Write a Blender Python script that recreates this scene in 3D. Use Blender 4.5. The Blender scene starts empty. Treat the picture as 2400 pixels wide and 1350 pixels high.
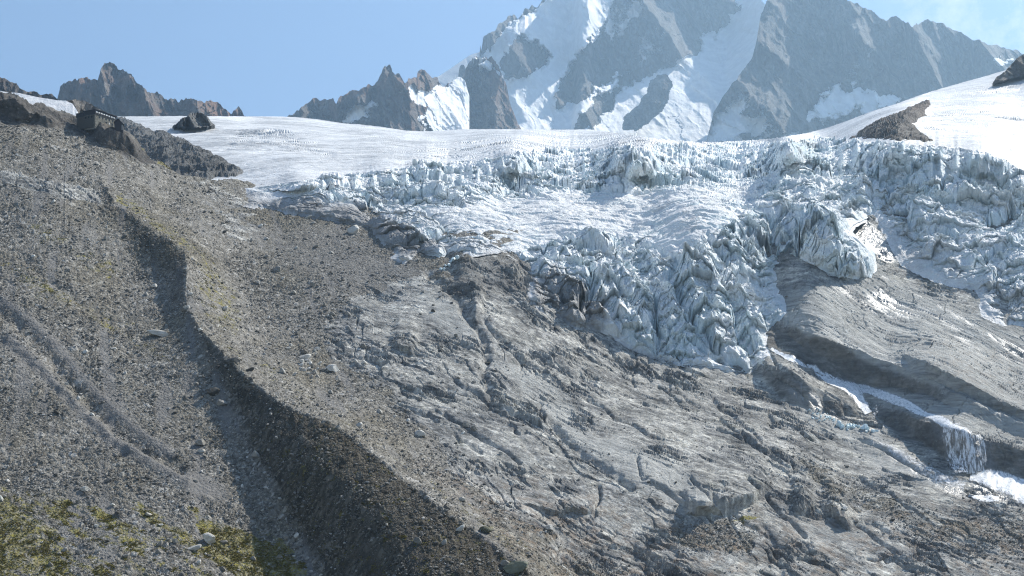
import bpy, math, random, time
import numpy as np
T0 = time.time()
F = 3297.0          # focal length in photo pixels (2400 wide)
HZ = 1100.0         # photo row of the horizon (camera is level, lens shifted up)
f32 = np.float32
scene = bpy.context.scene
COL = scene.collection
SUN_AZ = math.radians(54); SUN_EL = math.radians(45.5)

# ------------------------------------------------------------------ noise
def _hash(ix, iy, iz, seed):
    with np.errstate(over='ignore'):
        h = (ix.astype(np.uint32) * np.uint32(0x8da6b343)) ^ (iy.astype(np.uint32) * np.uint32(0xd8163841)) \
            ^ (iz.astype(np.uint32) * np.uint32(0xcb1ab31f)) ^ np.uint32((seed * 0x9e3779b1) & 0xffffffff)
        h ^= h >> np.uint32(15); h *= np.uint32(0x2c1b3c6d)
        h ^= h >> np.uint32(12); h *= np.uint32(0x297a2d39)
        h ^= h >> np.uint32(15)
    return h

def perlin(x, y, z, seed=0):
    x = np.asarray(x, f32); y = np.asarray(y, f32); z = np.asarray(z, f32) + np.zeros_like(x)
    xf = np.floor(x); yf = np.floor(y); zf = np.floor(z)
    ix = xf.astype(np.int32); iy = yf.astype(np.int32); iz = zf.astype(np.int32)
    fx = x - xf; fy = y - yf; fz = z - zf
    u = fx*fx*fx*(fx*(fx*6-15)+10); v = fy*fy*fy*(fy*(fy*6-15)+10); w = fz*fz*fz*(fz*(fz*6-15)+10)
    def g(dx, dy, dz):
        h = _hash(ix+dx, iy+dy, iz+dz, seed)
        gx = (h & np.uint32(1023)).astype(f32)/511.5-1
        gy = ((h >> np.uint32(10)) & np.uint32(1023)).astype(f32)/511.5-1
        gz = ((h >> np.uint32(20)) & np.uint32(1023)).astype(f32)/511.5-1
        return gx*(fx-dx)+gy*(fy-dy)+gz*(fz-dz)
    a = g(0,0,0); a += u*(g(1,0,0)-a)
    b = g(0,1,0); b += u*(g(1,1,0)-b)
    a += v*(b-a)
    c = g(0,0,1); c += u*(g(1,0,1)-c)
    d = g(0,1,1); d += u*(g(1,1,1)-d)
    c += v*(d-c)
    return (a + w*(c-a))*1.25

def fbm(x, y, z, octv=4, seed=0, gain=0.5, lac=2.03):
    s = 0; a = 1.0; k = 1.0
    for i in range(octv):
        s = s + a*perlin(x*k, y*k, z*k, seed+i*17)
        a *= gain; k *= lac
    return s

def ridged(x, y, z, octv=4, seed=0, gain=0.5, lac=2.1):
    s = 0; a = 1.0; k = 1.0; prev = 1.0
    for i in range(octv):
        n = 1-np.abs(perlin(x*k, y*k, z*k, seed+i*31))*1.6
        n = n*n
        s = s + a*n*prev
        prev = np.clip(n, 0, 1)
        a *= gain; k *= lac
    return s

def worley(x, y, seed=0, jit=0.9):
    """F1, F2, cell id 0..1, second id 0..1, offset to the nearest point"""
    x = np.asarray(x, f32); y = np.asarray(y, f32)
    ix = np.floor(x).astype(np.int32); iy = np.floor(y).astype(np.int32)
    z = np.zeros_like(ix)
    f1 = np.full(x.shape, 9, f32); f2 = np.full(x.shape, 9, f32)
    idc = np.zeros(x.shape, np.uint32); ox = np.zeros(x.shape, f32); oy = np.zeros(x.shape, f32)
    for dx in (-1, 0, 1):
        for dy in (-1, 0, 1):
            h = _hash(ix+dx, iy+dy, z, seed)
            cx = ix+dx+0.5+jit*((h & np.uint32(1023)).astype(f32)/1023-0.5)
            cy = iy+dy+0.5+jit*(((h >> np.uint32(10)) & np.uint32(1023)).astype(f32)/1023-0.5)
            ddx = x-cx; ddy = y-cy
            d = np.sqrt(ddx*ddx+ddy*ddy)
            m = d < f1
            f2 = np.where(m, f1, np.minimum(f2, d))
            idc = np.where(m, h, idc); ox = np.where(m, ddx, ox); oy = np.where(m, ddy, oy)
            f1 = np.where(m, d, f1)
    r1 = ((idc >> np.uint32(20)) & np.uint32(1023)).astype(f32)/1023
    r2 = ((idc >> np.uint32(5)) & np.uint32(1023)).astype(f32)/1023
    return f1, f2, r1, r2, ox, oy

def sstep(a, b, x):
    t = np.clip((x-a)/(b-a), 0, 1)
    return t*t*(3-2*t)

# ------------------------------------------------------------------ plan helpers
def seg_dist(px, py, pts, closed=False):
    """distance to a polyline and side (+ = right of travel direction on the photo)"""
    best = np.full(px.shape, 1e9, f32); side = np.zeros(px.shape, f32)
    P = list(pts) + ([pts[0]] if closed else [])
    for (x0, y0), (x1, y1) in zip(P[:-1], P[1:]):
        dx, dy = x1-x0, y1-y0
        L = dx*dx+dy*dy+1e-9
        t = np.clip(((px-x0)*dx+(py-y0)*dy)/L, 0, 1)
        ex = px-(x0+t*dx); ey = py-(y0+t*dy)
        d = np.sqrt(ex*ex+ey*ey)
        m = d < best
        best = np.where(m, d, best)
        side = np.where(m, np.sign(dx*(py-y0)-dy*(px-x0)), side)
    return best, side

def poly_sd(px, py, pts):
    """signed distance to a closed outline, positive inside"""
    d, _ = seg_dist(px, py, pts, True)
    ins = np.zeros(px.shape, bool)
    n = len(pts)
    for i in range(n):
        x0, y0 = pts[i]; x1, y1 = pts[(i+1) % n]
        if y0 == y1: continue
        c = ((y0 > py) != (y1 > py)) & (px < (x1-x0)*(py-y0)/(y1-y0)+x0)
        ins ^= c
    return np.where(ins, d, -d)

def mask(px, py, pts, w=12, n=0):
    return sstep(-w, w, poly_sd(px, py, pts)+n)

def tps_fit(pts, vals, reg=1e-5):
    p = np.array(pts, float)/1000.0; v = np.array(vals, float); n = len(p)
    r2 = ((p[:, None]-p[None])**2).sum(-1)
    K = 0.5*r2*np.log(r2+1e-12)+reg*np.eye(n)
    Q = np.c_[np.ones(n), p]
    A = np.zeros((n+3, n+3)); A[:n, :n] = K; A[:n, n:] = Q; A[n:, :n] = Q.T
    return p, np.linalg.solve(A, np.r_[v, 0, 0, 0])

def tps_eval(fit, px, py):
    p, w = fit; n = len(p)
    x = px.ravel().astype(f32)/1000; y = py.ravel().astype(f32)/1000
    out = (w[n]+w[n+1]*x+w[n+2]*y).astype(f32)
    for i in range(n):
        r2 = (x-f32(p[i, 0]))**2+(y-f32(p[i, 1]))**2
        out += f32(0.5*w[i])*r2*np.log(r2+f32(1e-12))
    return out.reshape(px.shape)

def world(px, py, D):
    return (px-1200)/F*D, D+0*px, (HZ-py)/F*D

def comp(D):
    """survey distances drawn closer together: the hillside is steep"""
    return np.where(D < 1150, 900*(np.minimum(D, 1150)/900.0)**0.52, 900*(1150/900.0)**0.52*D/1150)

def smooth1(a, k):
    ker = np.hanning(k+2)[1:-1]; ker /= ker.sum()
    return np.convolve(np.pad(a, (k//2, k-1-k//2), mode='edge'), ker, mode='valid')

def stones(X, Y, s, seed, p=0.5, flat=0.5):
    """heights and tone of loose stones of one size lying about"""
    f1, f2, r1, r2, ox, oy = worley(X/s, Y/s, seed)
    here = (r1 > p).astype(f32)
    dome = np.clip(1.15-(f1/0.50)**2*1.15, 0, 1)
    dome = np.minimum(dome**0.6, 0.85)
    k = (r1-p)/(1-p)
    h = s*flat*(0.35+0.65*k)*dome*(1+0.9*(r2-0.5)*ox*2+0.7*(k-0.5)*oy*2)
    return h*here, here*sstep(0.0, 0.35, dome), r2

def normals_of(X, Y, Z):
    P = np.stack([X, Y, Z], -1)
    du = np.gradient(P, axis=1); dv = np.gradient(P, axis=0)
    N = np.cross(du, dv)
    N /= np.linalg.norm(N, axis=-1, keepdims=True)+1e-9
    N *= np.where(N[..., 2:3] < 0, -1, 1)
    return N

def link_mesh(name, V, faces, mat, parent=None, smooth=True, attrs=None, kind=None):
    """V (n,3) array; faces (m,4) or (m,3) int array or list of lists"""
    me = bpy.data.meshes.new(name)
    V = np.ascontiguousarray(V, f32)
    if isinstance(faces, np.ndarray):
        m, k = faces.shape
        me.vertices.add(len(V)); me.vertices.foreach_set('co', V.ravel())
        me.loops.add(m*k); me.loops.foreach_set('vertex_index', np.ascontiguousarray(faces, np.int32).ravel())
        me.polygons.add(m); me.polygons.foreach_set('loop_start', np.arange(0, m*k, k, dtype=np.int32))
        me.update(calc_edges=True)
    else:
        me.from_pydata([tuple(map(float, v)) for v in V], [], faces); me.update()
    me.polygons.foreach_set('use_smooth', np.full(len(me.polygons), smooth, bool))
    if attrs:
        for k, a in attrs.items():
            at = me.attributes.new(k, 'FLOAT', 'POINT')
            at.data.foreach_set('value', np.ascontiguousarray(a, f32).ravel())
    me.materials.append(mat)
    ob = bpy.data.objects.new(name, me)
    COL.objects.link(ob)
    if parent is not None: ob.parent = parent
    if kind: ob['kind'] = kind
    return ob

def grid_faces(nr, nc, keep=None):
    idx = np.arange(nr*nc, dtype=np.int32).reshape(nr, nc)
    q = np.stack([idx[:-1, :-1], idx[:-1, 1:], idx[1:, 1:], idx[1:, :-1]], -1)
    if keep is not None:
        return q[keep].reshape(-1, 4)
    return q.reshape(-1, 4)

def sheet(name, X, Y, Z, mat, keep=None, attrs=None, smooth=True, kind='structure'):
    nr, nc = X.shape
    q = grid_faces(nr, nc, keep)
    V = np.stack([X, Y, Z], -1).reshape(-1, 3)
    if keep is not None:
        used = np.unique(q); remap = np.zeros(len(V), np.int32); remap[used] = np.arange(len(used))
        V = V[used]; q = remap[q]
        if attrs: attrs = {k: a.reshape(-1)[used] for k, a in attrs.items()}
    return link_mesh(name, V, q, mat, smooth=smooth, attrs=attrs, kind=kind)

def tag(o, label, cat, group=None):
    o['label'] = label; o['category'] = cat
    if group: o['group'] = group
    return o

def lerp_pts(pts, x):
    a = np.array(sorted(pts), float)
    return np.interp(x, a[:, 0], a[:, 1])

# ------------------------------------------------------------------ materials
class NT:
    """tiny node-tree writer"""
    def __init__(s, name):
        s.m = bpy.data.materials.new(name); s.m.use_nodes = True
        s.t = s.m.node_tree; s.t.nodes.clear()
        s.out = s.t.nodes.new('ShaderNodeOutputMaterial')
        s.b = s.t.nodes.new('ShaderNodeBsdfPrincipled')
        s.t.links.new(s.b.outputs[0], s.out.inputs[0])
        s.co = s.t.nodes.new('ShaderNodeTexCoord').outputs['Object']
    def put(s, sock, v):
        if isinstance(v, bpy.types.NodeSocket): s.t.links.new(v, sock)
        else: sock.default_value = (*v, 1.0) if (isinstance(v, tuple) and len(v) == 3 and sock.type == 'RGBA') else v
    def attr(s, n):
        a = s.t.nodes.new('ShaderNodeAttribute'); a.attribute_name = n; return a.outputs['Fac']
    def vmap(s, scale=(1, 1, 1), rot=(0, 0, 0), co=None):
        m = s.t.nodes.new('ShaderNodeMapping'); s.t.links.new(co or s.co, m.inputs[0])
        m.inputs['Scale'].default_value = scale; m.inputs['Rotation'].default_value = rot
        return m.outputs[0]
    def vdir(s, deg, along, across=1.0, co=None):
        m = s.t.nodes.new('ShaderNodeMapping'); m.vector_type = 'TEXTURE'; s.t.links.new(co or s.co, m.inputs[0])
        m.inputs['Scale'].default_value = (along, across, 1); m.inputs['Rotation'].default_value = (0, 0, math.radians(deg))
        return m.outputs[0]
    def noise(s, scale, detail=4, rough=0.55, co=None, dist=0.0, col=False):
        n = s.t.nodes.new('ShaderNodeTexNoise'); s.t.links.new(co or s.co, n.inputs['Vector'])
        n.inputs['Scale'].default_value = scale; n.inputs['Detail'].default_value = detail
        n.inputs['Roughness'].default_value = rough; n.inputs['Distortion'].default_value = dist
        return n.outputs['Color' if col else 'Fac']
    def voro(s, scale, co=None, feature='F1', out='Distance', rnd=1.0):
        n = s.t.nodes.new('ShaderNodeTexVoronoi'); s.t.links.new(co or s.co, n.inputs['Vector'])
        n.feature = feature; n.inputs['Scale'].default_value = scale; n.inputs['Randomness'].default_value = rnd
        return n.outputs[out]
    def math(s, op, a, b=0.0, clamp=False):
        n = s.t.nodes.new('ShaderNodeMath'); n.operation = op; n.use_clamp = clamp
        s.put(n.inputs[0], a); s.put(n.inputs[1], b); return n.outputs[0]
    def rng(s, v, a, b, c=0.0, d=1.0, smooth=True):
        n = s.t.nodes.new('ShaderNodeMapRange'); n.interpolation_type = 'SMOOTHSTEP' if smooth else 'LINEAR'
        s.put(n.inputs[0], v)
        for i, x in enumerate((a, b, c, d)): s.put(n.inputs[i+1], x)
        return n.outputs[0]
    def mix(s, f, a, b, mode='MIX'):
        n = s.t.nodes.new('ShaderNodeMix'); n.data_type = 'RGBA'; n.blend_type = mode
        s.put(n.inputs['Factor'], f); s.put(n.inputs[6], a); s.put(n.inputs[7], b); return n.outputs[2]
    def ramp(s, f, stops):
        n = s.t.nodes.new('ShaderNodeValToRGB'); s.put(n.inputs[0], f)
        e = n.color_ramp.elements
        while len(e) < len(stops): e.new(0.5)
        for el, (p, c) in zip(e, stops): el.position = p; el.color = (*c, 1)
        return n.outputs[0]
    def bump(s, h, dist=1.0, strength=1.0, nrm=None):
        n = s.t.nodes.new('ShaderNodeBump'); s.put(n.inputs['Height'], h)
        n.inputs['Distance'].default_value = dist; n.inputs['Strength'].default_value = strength
        if nrm is not None: s.t.links.new(nrm, n.inputs['Normal'])
        return n.outputs[0]
    def sep(s, vec):
        n = s.t.nodes.new('ShaderNodeSeparateXYZ'); s.t.links.new(vec, n.inputs[0]); return n.outputs
    def geo(s, out):
        return s.t.nodes.new('ShaderNodeNewGeometry').outputs[out]
    def done(s, color, rough=0.9, nrm=None, spec=0.25, **kw):
        s.put(s.b.inputs['Base Color'], color); s.put(s.b.inputs['Roughness'], rough)
        s.put(s.b.inputs['Specular IOR Level'], spec)
        if nrm is not None: s.t.links.new(nrm, s.b.inputs['Normal'])
        for k, v in kw.items(): s.put(s.b.inputs[k], v)
        return s.m

def mat_ground():
    n = NT('moraine_ground')
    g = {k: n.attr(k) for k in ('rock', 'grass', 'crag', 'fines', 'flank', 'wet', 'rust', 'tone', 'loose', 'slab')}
    # scree: stones of several sizes, each with its own grey
    c1 = n.voro(0.75, out='Color'); c2 = n.voro(2.0, out='Color'); c3 = n.voro(0.28, out='Color')
    s1 = n.sep(c1)[0]; s2 = n.sep(c2)[1]; s3 = n.sep(c3)[2]
    v = n.math('ADD', n.math('MULTIPLY', s1, 0.45), n.math('ADD', n.math('MULTIPLY', s2, 0.3), n.math('MULTIPLY', s3, 0.25)))
    scree = n.ramp(v, [(0.22, (0.06, 0.055, 0.046)), (0.45, (0.16, 0.148, 0.125)), (0.62, (0.26, 0.243, 0.21)), (0.8, (0.44, 0.42, 0.375))])
    stonec = n.ramp(g['tone'], [(0.0, (0.085, 0.08, 0.07)), (0.35, (0.17, 0.16, 0.142)), (0.75, (0.27, 0.257, 0.232)), (0.98, (0.48, 0.465, 0.435))])
    stonec = n.mix(0.35, stonec, n.mix(1.0, stonec, n.ramp(n.noise(1.1, 4, 0.7), [(0.3, (0.5, 0.5, 0.5)), (0.7, (1.5, 1.5, 1.5))]), 'MULTIPLY'))
    scree = n.mix(n.math('MULTIPLY', g['loose'], 0.8), scree, stonec)
    patch = n.noise(0.018, 5, 0.6)
    scree = n.mix(n.rng(patch, 0.42, 0.66), scree, n.mix(1.0, scree, (0.82, 0.79, 0.71), 'MULTIPLY'))
    fine = n.mix(n.noise(0.9, 3), (0.15, 0.145, 0.14), (0.22, 0.215, 0.21))
    col = n.mix(n.math('MULTIPLY', g['fines'], 0.8), scree, fine)
    # bedrock slabs: long streaks along the ice flow, joints across
    fl = n.vdir(-38, 5.0)
    st = n.noise(0.5, 6, 0.65, fl)
    st2 = n.noise(0.05, 5, 0.6)
    rockc = n.ramp(n.math('ADD', n.math('MULTIPLY', st, 0.6), n.math('MULTIPLY', st2, 0.4)),
                   [(0.34, (0.12, 0.121, 0.12)), (0.48, (0.33, 0.33, 0.322)), (0.62, (0.62, 0.618, 0.60))])
    rockc = n.mix(n.rng(n.noise(0.11, 5, 0.7), 0.56, 0.72), rockc, n.mix(0.6, rockc, (0.13, 0.14, 0.12)))
    big = n.noise(0.11, 6, 0.7, n.vdir(-38, 6.0))
    rockc = n.mix(1.0, rockc, n.ramp(big, [(0.36, (0.5, 0.51, 0.53)), (0.5, (0.95, 0.94, 0.92)), (0.62, (1.3, 1.28, 1.22))]), 'MULTIPLY')
    rockc = n.mix(0.75, rockc, n.mix(1.0, rockc, n.ramp(g['tone'], [(0.0, (0.45, 0.45, 0.46)), (0.5, (0.9, 0.89, 0.87)), (1.0, (1.45, 1.42, 1.35))]), 'MULTIPLY'))
    sl = n.vdir(-50, 14.0)
    slc = n.ramp(n.math('ADD', n.math('MULTIPLY', n.noise(0.45, 7, 0.7, sl), 0.65), n.math('MULTIPLY', n.noise(0.06, 4, 0.6, sl), 0.35)),
                 [(0.36, (0.20, 0.20, 0.195)), (0.5, (0.44, 0.44, 0.415)), (0.62, (0.60, 0.595, 0.56))])
    rockc = n.mix(n.math('MULTIPLY', g['slab'], 0.9), rockc, slc)
    rk = n.rng(n.math('ADD', g['rock'], n.math('MULTIPLY', n.math('SUBTRACT', n.noise(0.09, 6, 0.65), 0.5), 1.5)), 0.38, 0.55)
    col = n.mix(rk, col, rockc)
    rs = n.math('MULTIPLY', g['rust'], n.rng(n.noise(0.16, 5, 0.65), 0.46, 0.62))
    col = n.mix(n.math('MULTIPLY', rs, 0.38), col, (0.27, 0.175, 0.105))
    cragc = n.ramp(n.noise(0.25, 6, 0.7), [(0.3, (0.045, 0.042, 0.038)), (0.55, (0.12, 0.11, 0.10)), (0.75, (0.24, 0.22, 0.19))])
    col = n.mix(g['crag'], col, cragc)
    col = n.mix(n.math('MULTIPLY', g['flank'], 0.92), col, n.mix(1.0, col, (0.36, 0.33, 0.28), 'MULTIPLY'))  # brown earth tint, darkened further so the colour deepens the flank's shade
    # grass and moss cushions between the stones
    gn = n.math('ADD', g['grass'], n.math('MULTIPLY', n.math('SUBTRACT', n.noise(0.22, 6, 0.7), 0.5), 1.6))
    stone_free = n.rng(n.voro(0.8), 0.22, 0.42)
    gr = n.math('MULTIPLY', n.rng(gn, 0.36, 0.55), n.math('ADD', 0.55, n.math('MULTIPLY', stone_free, 0.45)))
    gr = n.math('MULTIPLY', gr, n.math('SUBTRACT', 1.0, n.math('MULTIPLY', g['loose'], 0.85)))
    grassc = n.ramp(n.noise(0.35, 5, 0.7), [(0.3, (0.12, 0.106, 0.024)), (0.46, (0.21, 0.19, 0.042)), (0.58, (0.28, 0.245, 0.065)), (0.72, (0.22, 0.125, 0.05))])
    col = n.mix(gr, col, grassc)
    col = n.mix(n.math('MULTIPLY', g['wet'], 0.45), col, n.mix(1.0, col, (0.6, 0.62, 0.66), 'MULTIPLY'))
    rough = n.rng(g['wet'], 0.0, 1.0, 0.9, 0.27, False)
    # relief finer than the mesh
    h1 = n.math('SUBTRACT', 1.0, n.voro(0.75)); h2 = n.math('SUBTRACT', 1.0, n.voro(2.0))
    hs = n.math('ADD', n.math('MULTIPLY', h1, 0.8), n.math('MULTIPLY', h2, 0.45))
    hr = n.math('ADD', n.math('MULTIPLY', n.noise(0.9, 8, 0.75, fl), 2.0), n.math('MULTIPLY', n.noise(0.9, 5, 0.7), 0.6))
    k = n.math('MAXIMUM', rk, g['crag'])
    hh = n.math('ADD', n.math('MULTIPLY', hs, n.math('SUBTRACT', 1.0, k)), n.math('MULTIPLY', hr, k))
    hh = n.math('MULTIPLY', hh, n.math('SUBTRACT', 1.0, n.math('MULTIPLY', g['wet'], 0.75)))
    return n.done(col, rough, n.bump(hh, 0.6, 0.9), n.rng(g['wet'], 0, 1, 0.2, 1.0, False))

def mat_ice():
    n = NT('glacier_ice')
    dirt = n.attr('dirt'); snow = n.attr('snow')
    nz = n.sep(n.geo('Normal'))[2]
    big = n.noise(0.02, 5, 0.6)
    steep = n.rng(nz, 0.25, 0.8, 1.0, 0.0)
    blue = n.mix(n.rng(n.noise(0.05, 5, 0.6), 0.35, 0.65), (0.68, 0.79, 0.83), (0.86, 0.90, 0.915))
    top = n.mix(n.rng(n.noise(0.12, 6, 0.65), 0.35, 0.65), (0.72, 0.73, 0.735), (0.90, 0.90, 0.895))
    col = n.mix(steep, top, blue)
    lay = n.noise(0.35, 6, 0.7, n.vmap((0.25, 0.35, 1.6)))
    grit = n.mix(n.noise(0.6, 5, 0.7), (0.10, 0.095, 0.09), (0.36, 0.35, 0.345))
    d = n.math('ADD', dirt, n.math('MULTIPLY', n.math('SUBTRACT', n.noise(0.06, 8, 0.76), 0.5), 1.3))
    col = n.mix(n.math('MULTIPLY', n.rng(lay, 0.56, 0.75), 0.35), col, (0.33, 0.34, 0.36))
    col = n.mix(n.math('MULTIPLY', n.rng(d, 0.30, 0.95), 0.9), col, grit)
    band = n.math('ADD', n.math('MULTIPLY', n.noise(0.05, 9, 0.78, n.vdir(8, 4.0, 0.8), 1.2), 0.6), n.math('MULTIPLY', n.noise(0.012, 6, 0.7), 0.4))
    snowc = n.mix(n.rng(band, 0.40, 0.60), (0.38, 0.385, 0.39), (0.77, 0.77, 0.765))
    col = n.mix(snow, col, snowc)
    h = n.math('ADD', n.math('MULTIPLY', n.noise(0.25, 8, 0.72), 1.6), n.math('MULTIPLY', n.noise(0.5, 5, 0.6, n.vmap((1, 1, 0.25))), 0.8))
    h = n.math('MULTIPLY', h, n.math('SUBTRACT', 1.0, n.math('MULTIPLY', snow, 0.75)))
    return n.done(col, 0.55, n.bump(h, 1.4, 0.8), 0.3)

def mat_mountain(name, lo, mid, hi, warm=(0.26, 0.17, 0.12), warmth=0.3, s=1.0):
    n = NT(name)
    snow = n.attr('snow')
    cr = n.noise(0.02*s, 12, 0.76, n.vmap((1.3, 1.3, 0.55)))
    rock = n.ramp(cr, [(0.36, lo), (0.5, mid), (0.64, hi)])
    rock = n.mix(n.math('MULTIPLY', n.rng(n.noise(0.006*s, 4, 0.6), 0.45, 0.65), warmth), rock, warm)
    nz = n.sep(n.geo('Normal'))[2]
    led = n.math('ADD', snow, n.math('MULTIPLY', n.math('SUBTRACT', n.noise(0.022*s, 11, 0.8), 0.5), 1.5))
    sf = n.rng(led, 0.40, 0.56)
    sn = n.mix(n.rng(n.noise(0.012, 5, 0.6), 0.4, 0.65), (0.80, 0.80, 0.805), (0.90, 0.90, 0.90))
    col = n.mix(sf, rock, sn)
    h = n.math('MULTIPLY', n.noise(0.05*s, 10, 0.72, n.vmap((1.3, 1.3, 0.7))), n.math('SUBTRACT', 1.0, n.math('MULTIPLY', sf, 0.85)))
    return n.done(col, 0.85, n.bump(h, 22.0/s, 0.95), 0.2)

def mat_rock(name, lo, hi, sc=1.2):
    n = NT(name)
    oi = n.t.nodes.new('ShaderNodeObjectInfo').outputs['Random']
    v = n.noise(sc, 6, 0.68)
    base = n.ramp(v, [(0.3, lo), (0.55, tuple((a+b)/2 for a, b in zip(lo, hi))), (0.75, hi)])
    base = n.mix(1.0, base, n.mix(oi, (0.72, 0.70, 0.66), (1.2, 1.2, 1.2)), 'MULTIPLY')
    return n.done(base, 0.9, n.bump(n.noise(sc*2.2, 6, 0.7), 0.25, 0.8), 0.2)

def mat_flat(name, col, rough=0.8, var=0.15, sc=3.0, **kw):
    n = NT(name)
    c = n.mix(n.noise(sc, 4), tuple(x*(1-var) for x in col), tuple(min(1, x*(1+var)) for x in col))
    return n.done(c, rough, None, 0.3, **kw)
# ================================================================== GROUND
CREST = [(236, 400), (240, 428), (270, 478), (330, 522), (390, 560), (432, 588), (438, 620), (437, 650), (434, 690), (440, 722),
         (458, 755), (490, 798), (540, 848), (590, 890), (650, 940), (722, 975), (790, 1000), (840, 1038), (900, 1085),
         (952, 1130), (1010, 1172), (1080, 1222), (1140, 1262), (1190, 1302), (1250, 1350), (1340, 1420), (1460, 1520)]
FOOT = [(236, 400), (232, 450), (255, 520), (320, 590), (385, 650), (412, 720), (445, 770), (478, 830), (530, 950), (600, 1100),
        (690, 1250), (750, 1350), (830, 1500)]
CONTACT = [(540, 436), (572, 452), (568, 485), (624, 493), (680, 508), (728, 515), (780, 523), (824, 530), (865, 537), (876, 560),
           (905, 582), (920, 589), (909, 611), (950, 619), (987, 600), (1031, 612), (1061, 597), (1105, 604), (1180, 592),
           (1228, 623), (1239, 663), (1235, 700), (1261, 730), (1313, 745), (1346, 776), (1383, 771), (1405, 779), (1428, 790),
           (1479, 822), (1529, 841), (1593, 859), (1667, 868), (1712, 877), (1758, 880), (1781, 859), (1813, 848), (1802, 816),
           (1800, 788), (1818, 765), (1845, 733), (1841, 701), (1827, 678), (1818, 632), (1832, 605), (1855, 600), (1910, 623),
           (1942, 646), (1987, 656), (2042, 656), (2056, 632), (2052, 605), (2015, 573), (1987, 545), (2001, 527), (2029, 513),
           (2046, 508), (2070, 548), (2090, 590), (2110, 622), (2145, 642), (2207, 669), (2285, 683), (2299, 742), (2354, 770),
           (2400, 768), (2700, 800)]
GA = [  # (photo x, photo y, distance in metres)
    (-250, 1350, 285), (0, 1350, 296), (0, 1000, 400), (0, 740, 500), (0, 450, 680), (0, 220, 850), (-250, 700, 510), (-250, 200, 840),
    (100, 252, 868), (200, 285, 886), (290, 304, 900), (335, 345, 885), (400, 398, 890), (500, 425, 935), (600, 436, 960),
    (200, 1350, 301), (450, 1350, 309), (450, 1150, 372), (200, 1050, 394), (270, 900, 456), (200, 640, 580), (130, 450, 690),
    (230, 380, 790), (236, 400, 782), (270, 478, 722), (330, 522, 686), (390, 560, 656), (435, 600, 634), (437, 650, 600),
    (440, 722, 556), (490, 798, 515), (540, 848, 487), (590, 890, 466), (650, 940, 440), (722, 975, 425), (790, 1000, 411),
    (900, 1085, 376), (1010, 1172, 348), (1140, 1262, 322), (1250, 1350, 303), (1460, 1520, 262),
    (232, 450, 732), (320, 590, 638), (385, 650, 609), (412, 720, 565), (478, 830, 498), (530, 950, 446), (600, 1100, 396), (690, 1250, 350), (750, 1350, 324),
    (830, 1500, 286), (0, 1500, 262), (400, 1500, 272),
    (400, 480, 790), (560, 560, 745), (520, 640, 662), (560, 720, 612), (620, 820, 548), (700, 700, 650), (700, 560, 775), (800, 640, 705),
    (900, 700, 660), (760, 930, 478), (900, 1010, 440), (1000, 1100, 400), (1130, 1190, 362), (1000, 640, 705), (900, 820, 560), (1000, 920, 500),
    (1200, 800, 595), (1200, 1000, 470), (1300, 1200, 384), (1320, 1350, 330), (1400, 900, 570), (1500, 850, 640), (1500, 1100, 430),
    (1500, 1350, 345), (1800, 1350, 352), (1800, 1100, 455), (1760, 880, 640), (1600, 960, 545), (2000, 1060, 510), (2100, 1200, 420), (2100, 1350, 362),
    (2400, 1350, 362), (2400, 1200, 420), (2660, 1350, 362), (1800, 1500, 305), (2400, 1500, 310), (1460, 1420, 305),
    (2400, 1000, 545), (2250, 900, 605), (2000, 750, 745), (2400, 800, 690), (2200, 700, 765), (2030, 540, 900), (2400, 600, 840), (2660, 800, 690),
    (1870, 620, 800), (1830, 760, 710), (1100, 600, 745), (1250, 680, 690), (1100, 480, 900), (1500, 600, 850), (1800, 500, 960), (2200, 520, 930),
]
GFIT = tps_fit([(a, b) for a, b, _ in GA], [math.log(float(comp(c))) for _, _, c in GA], 3e-4)

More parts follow.
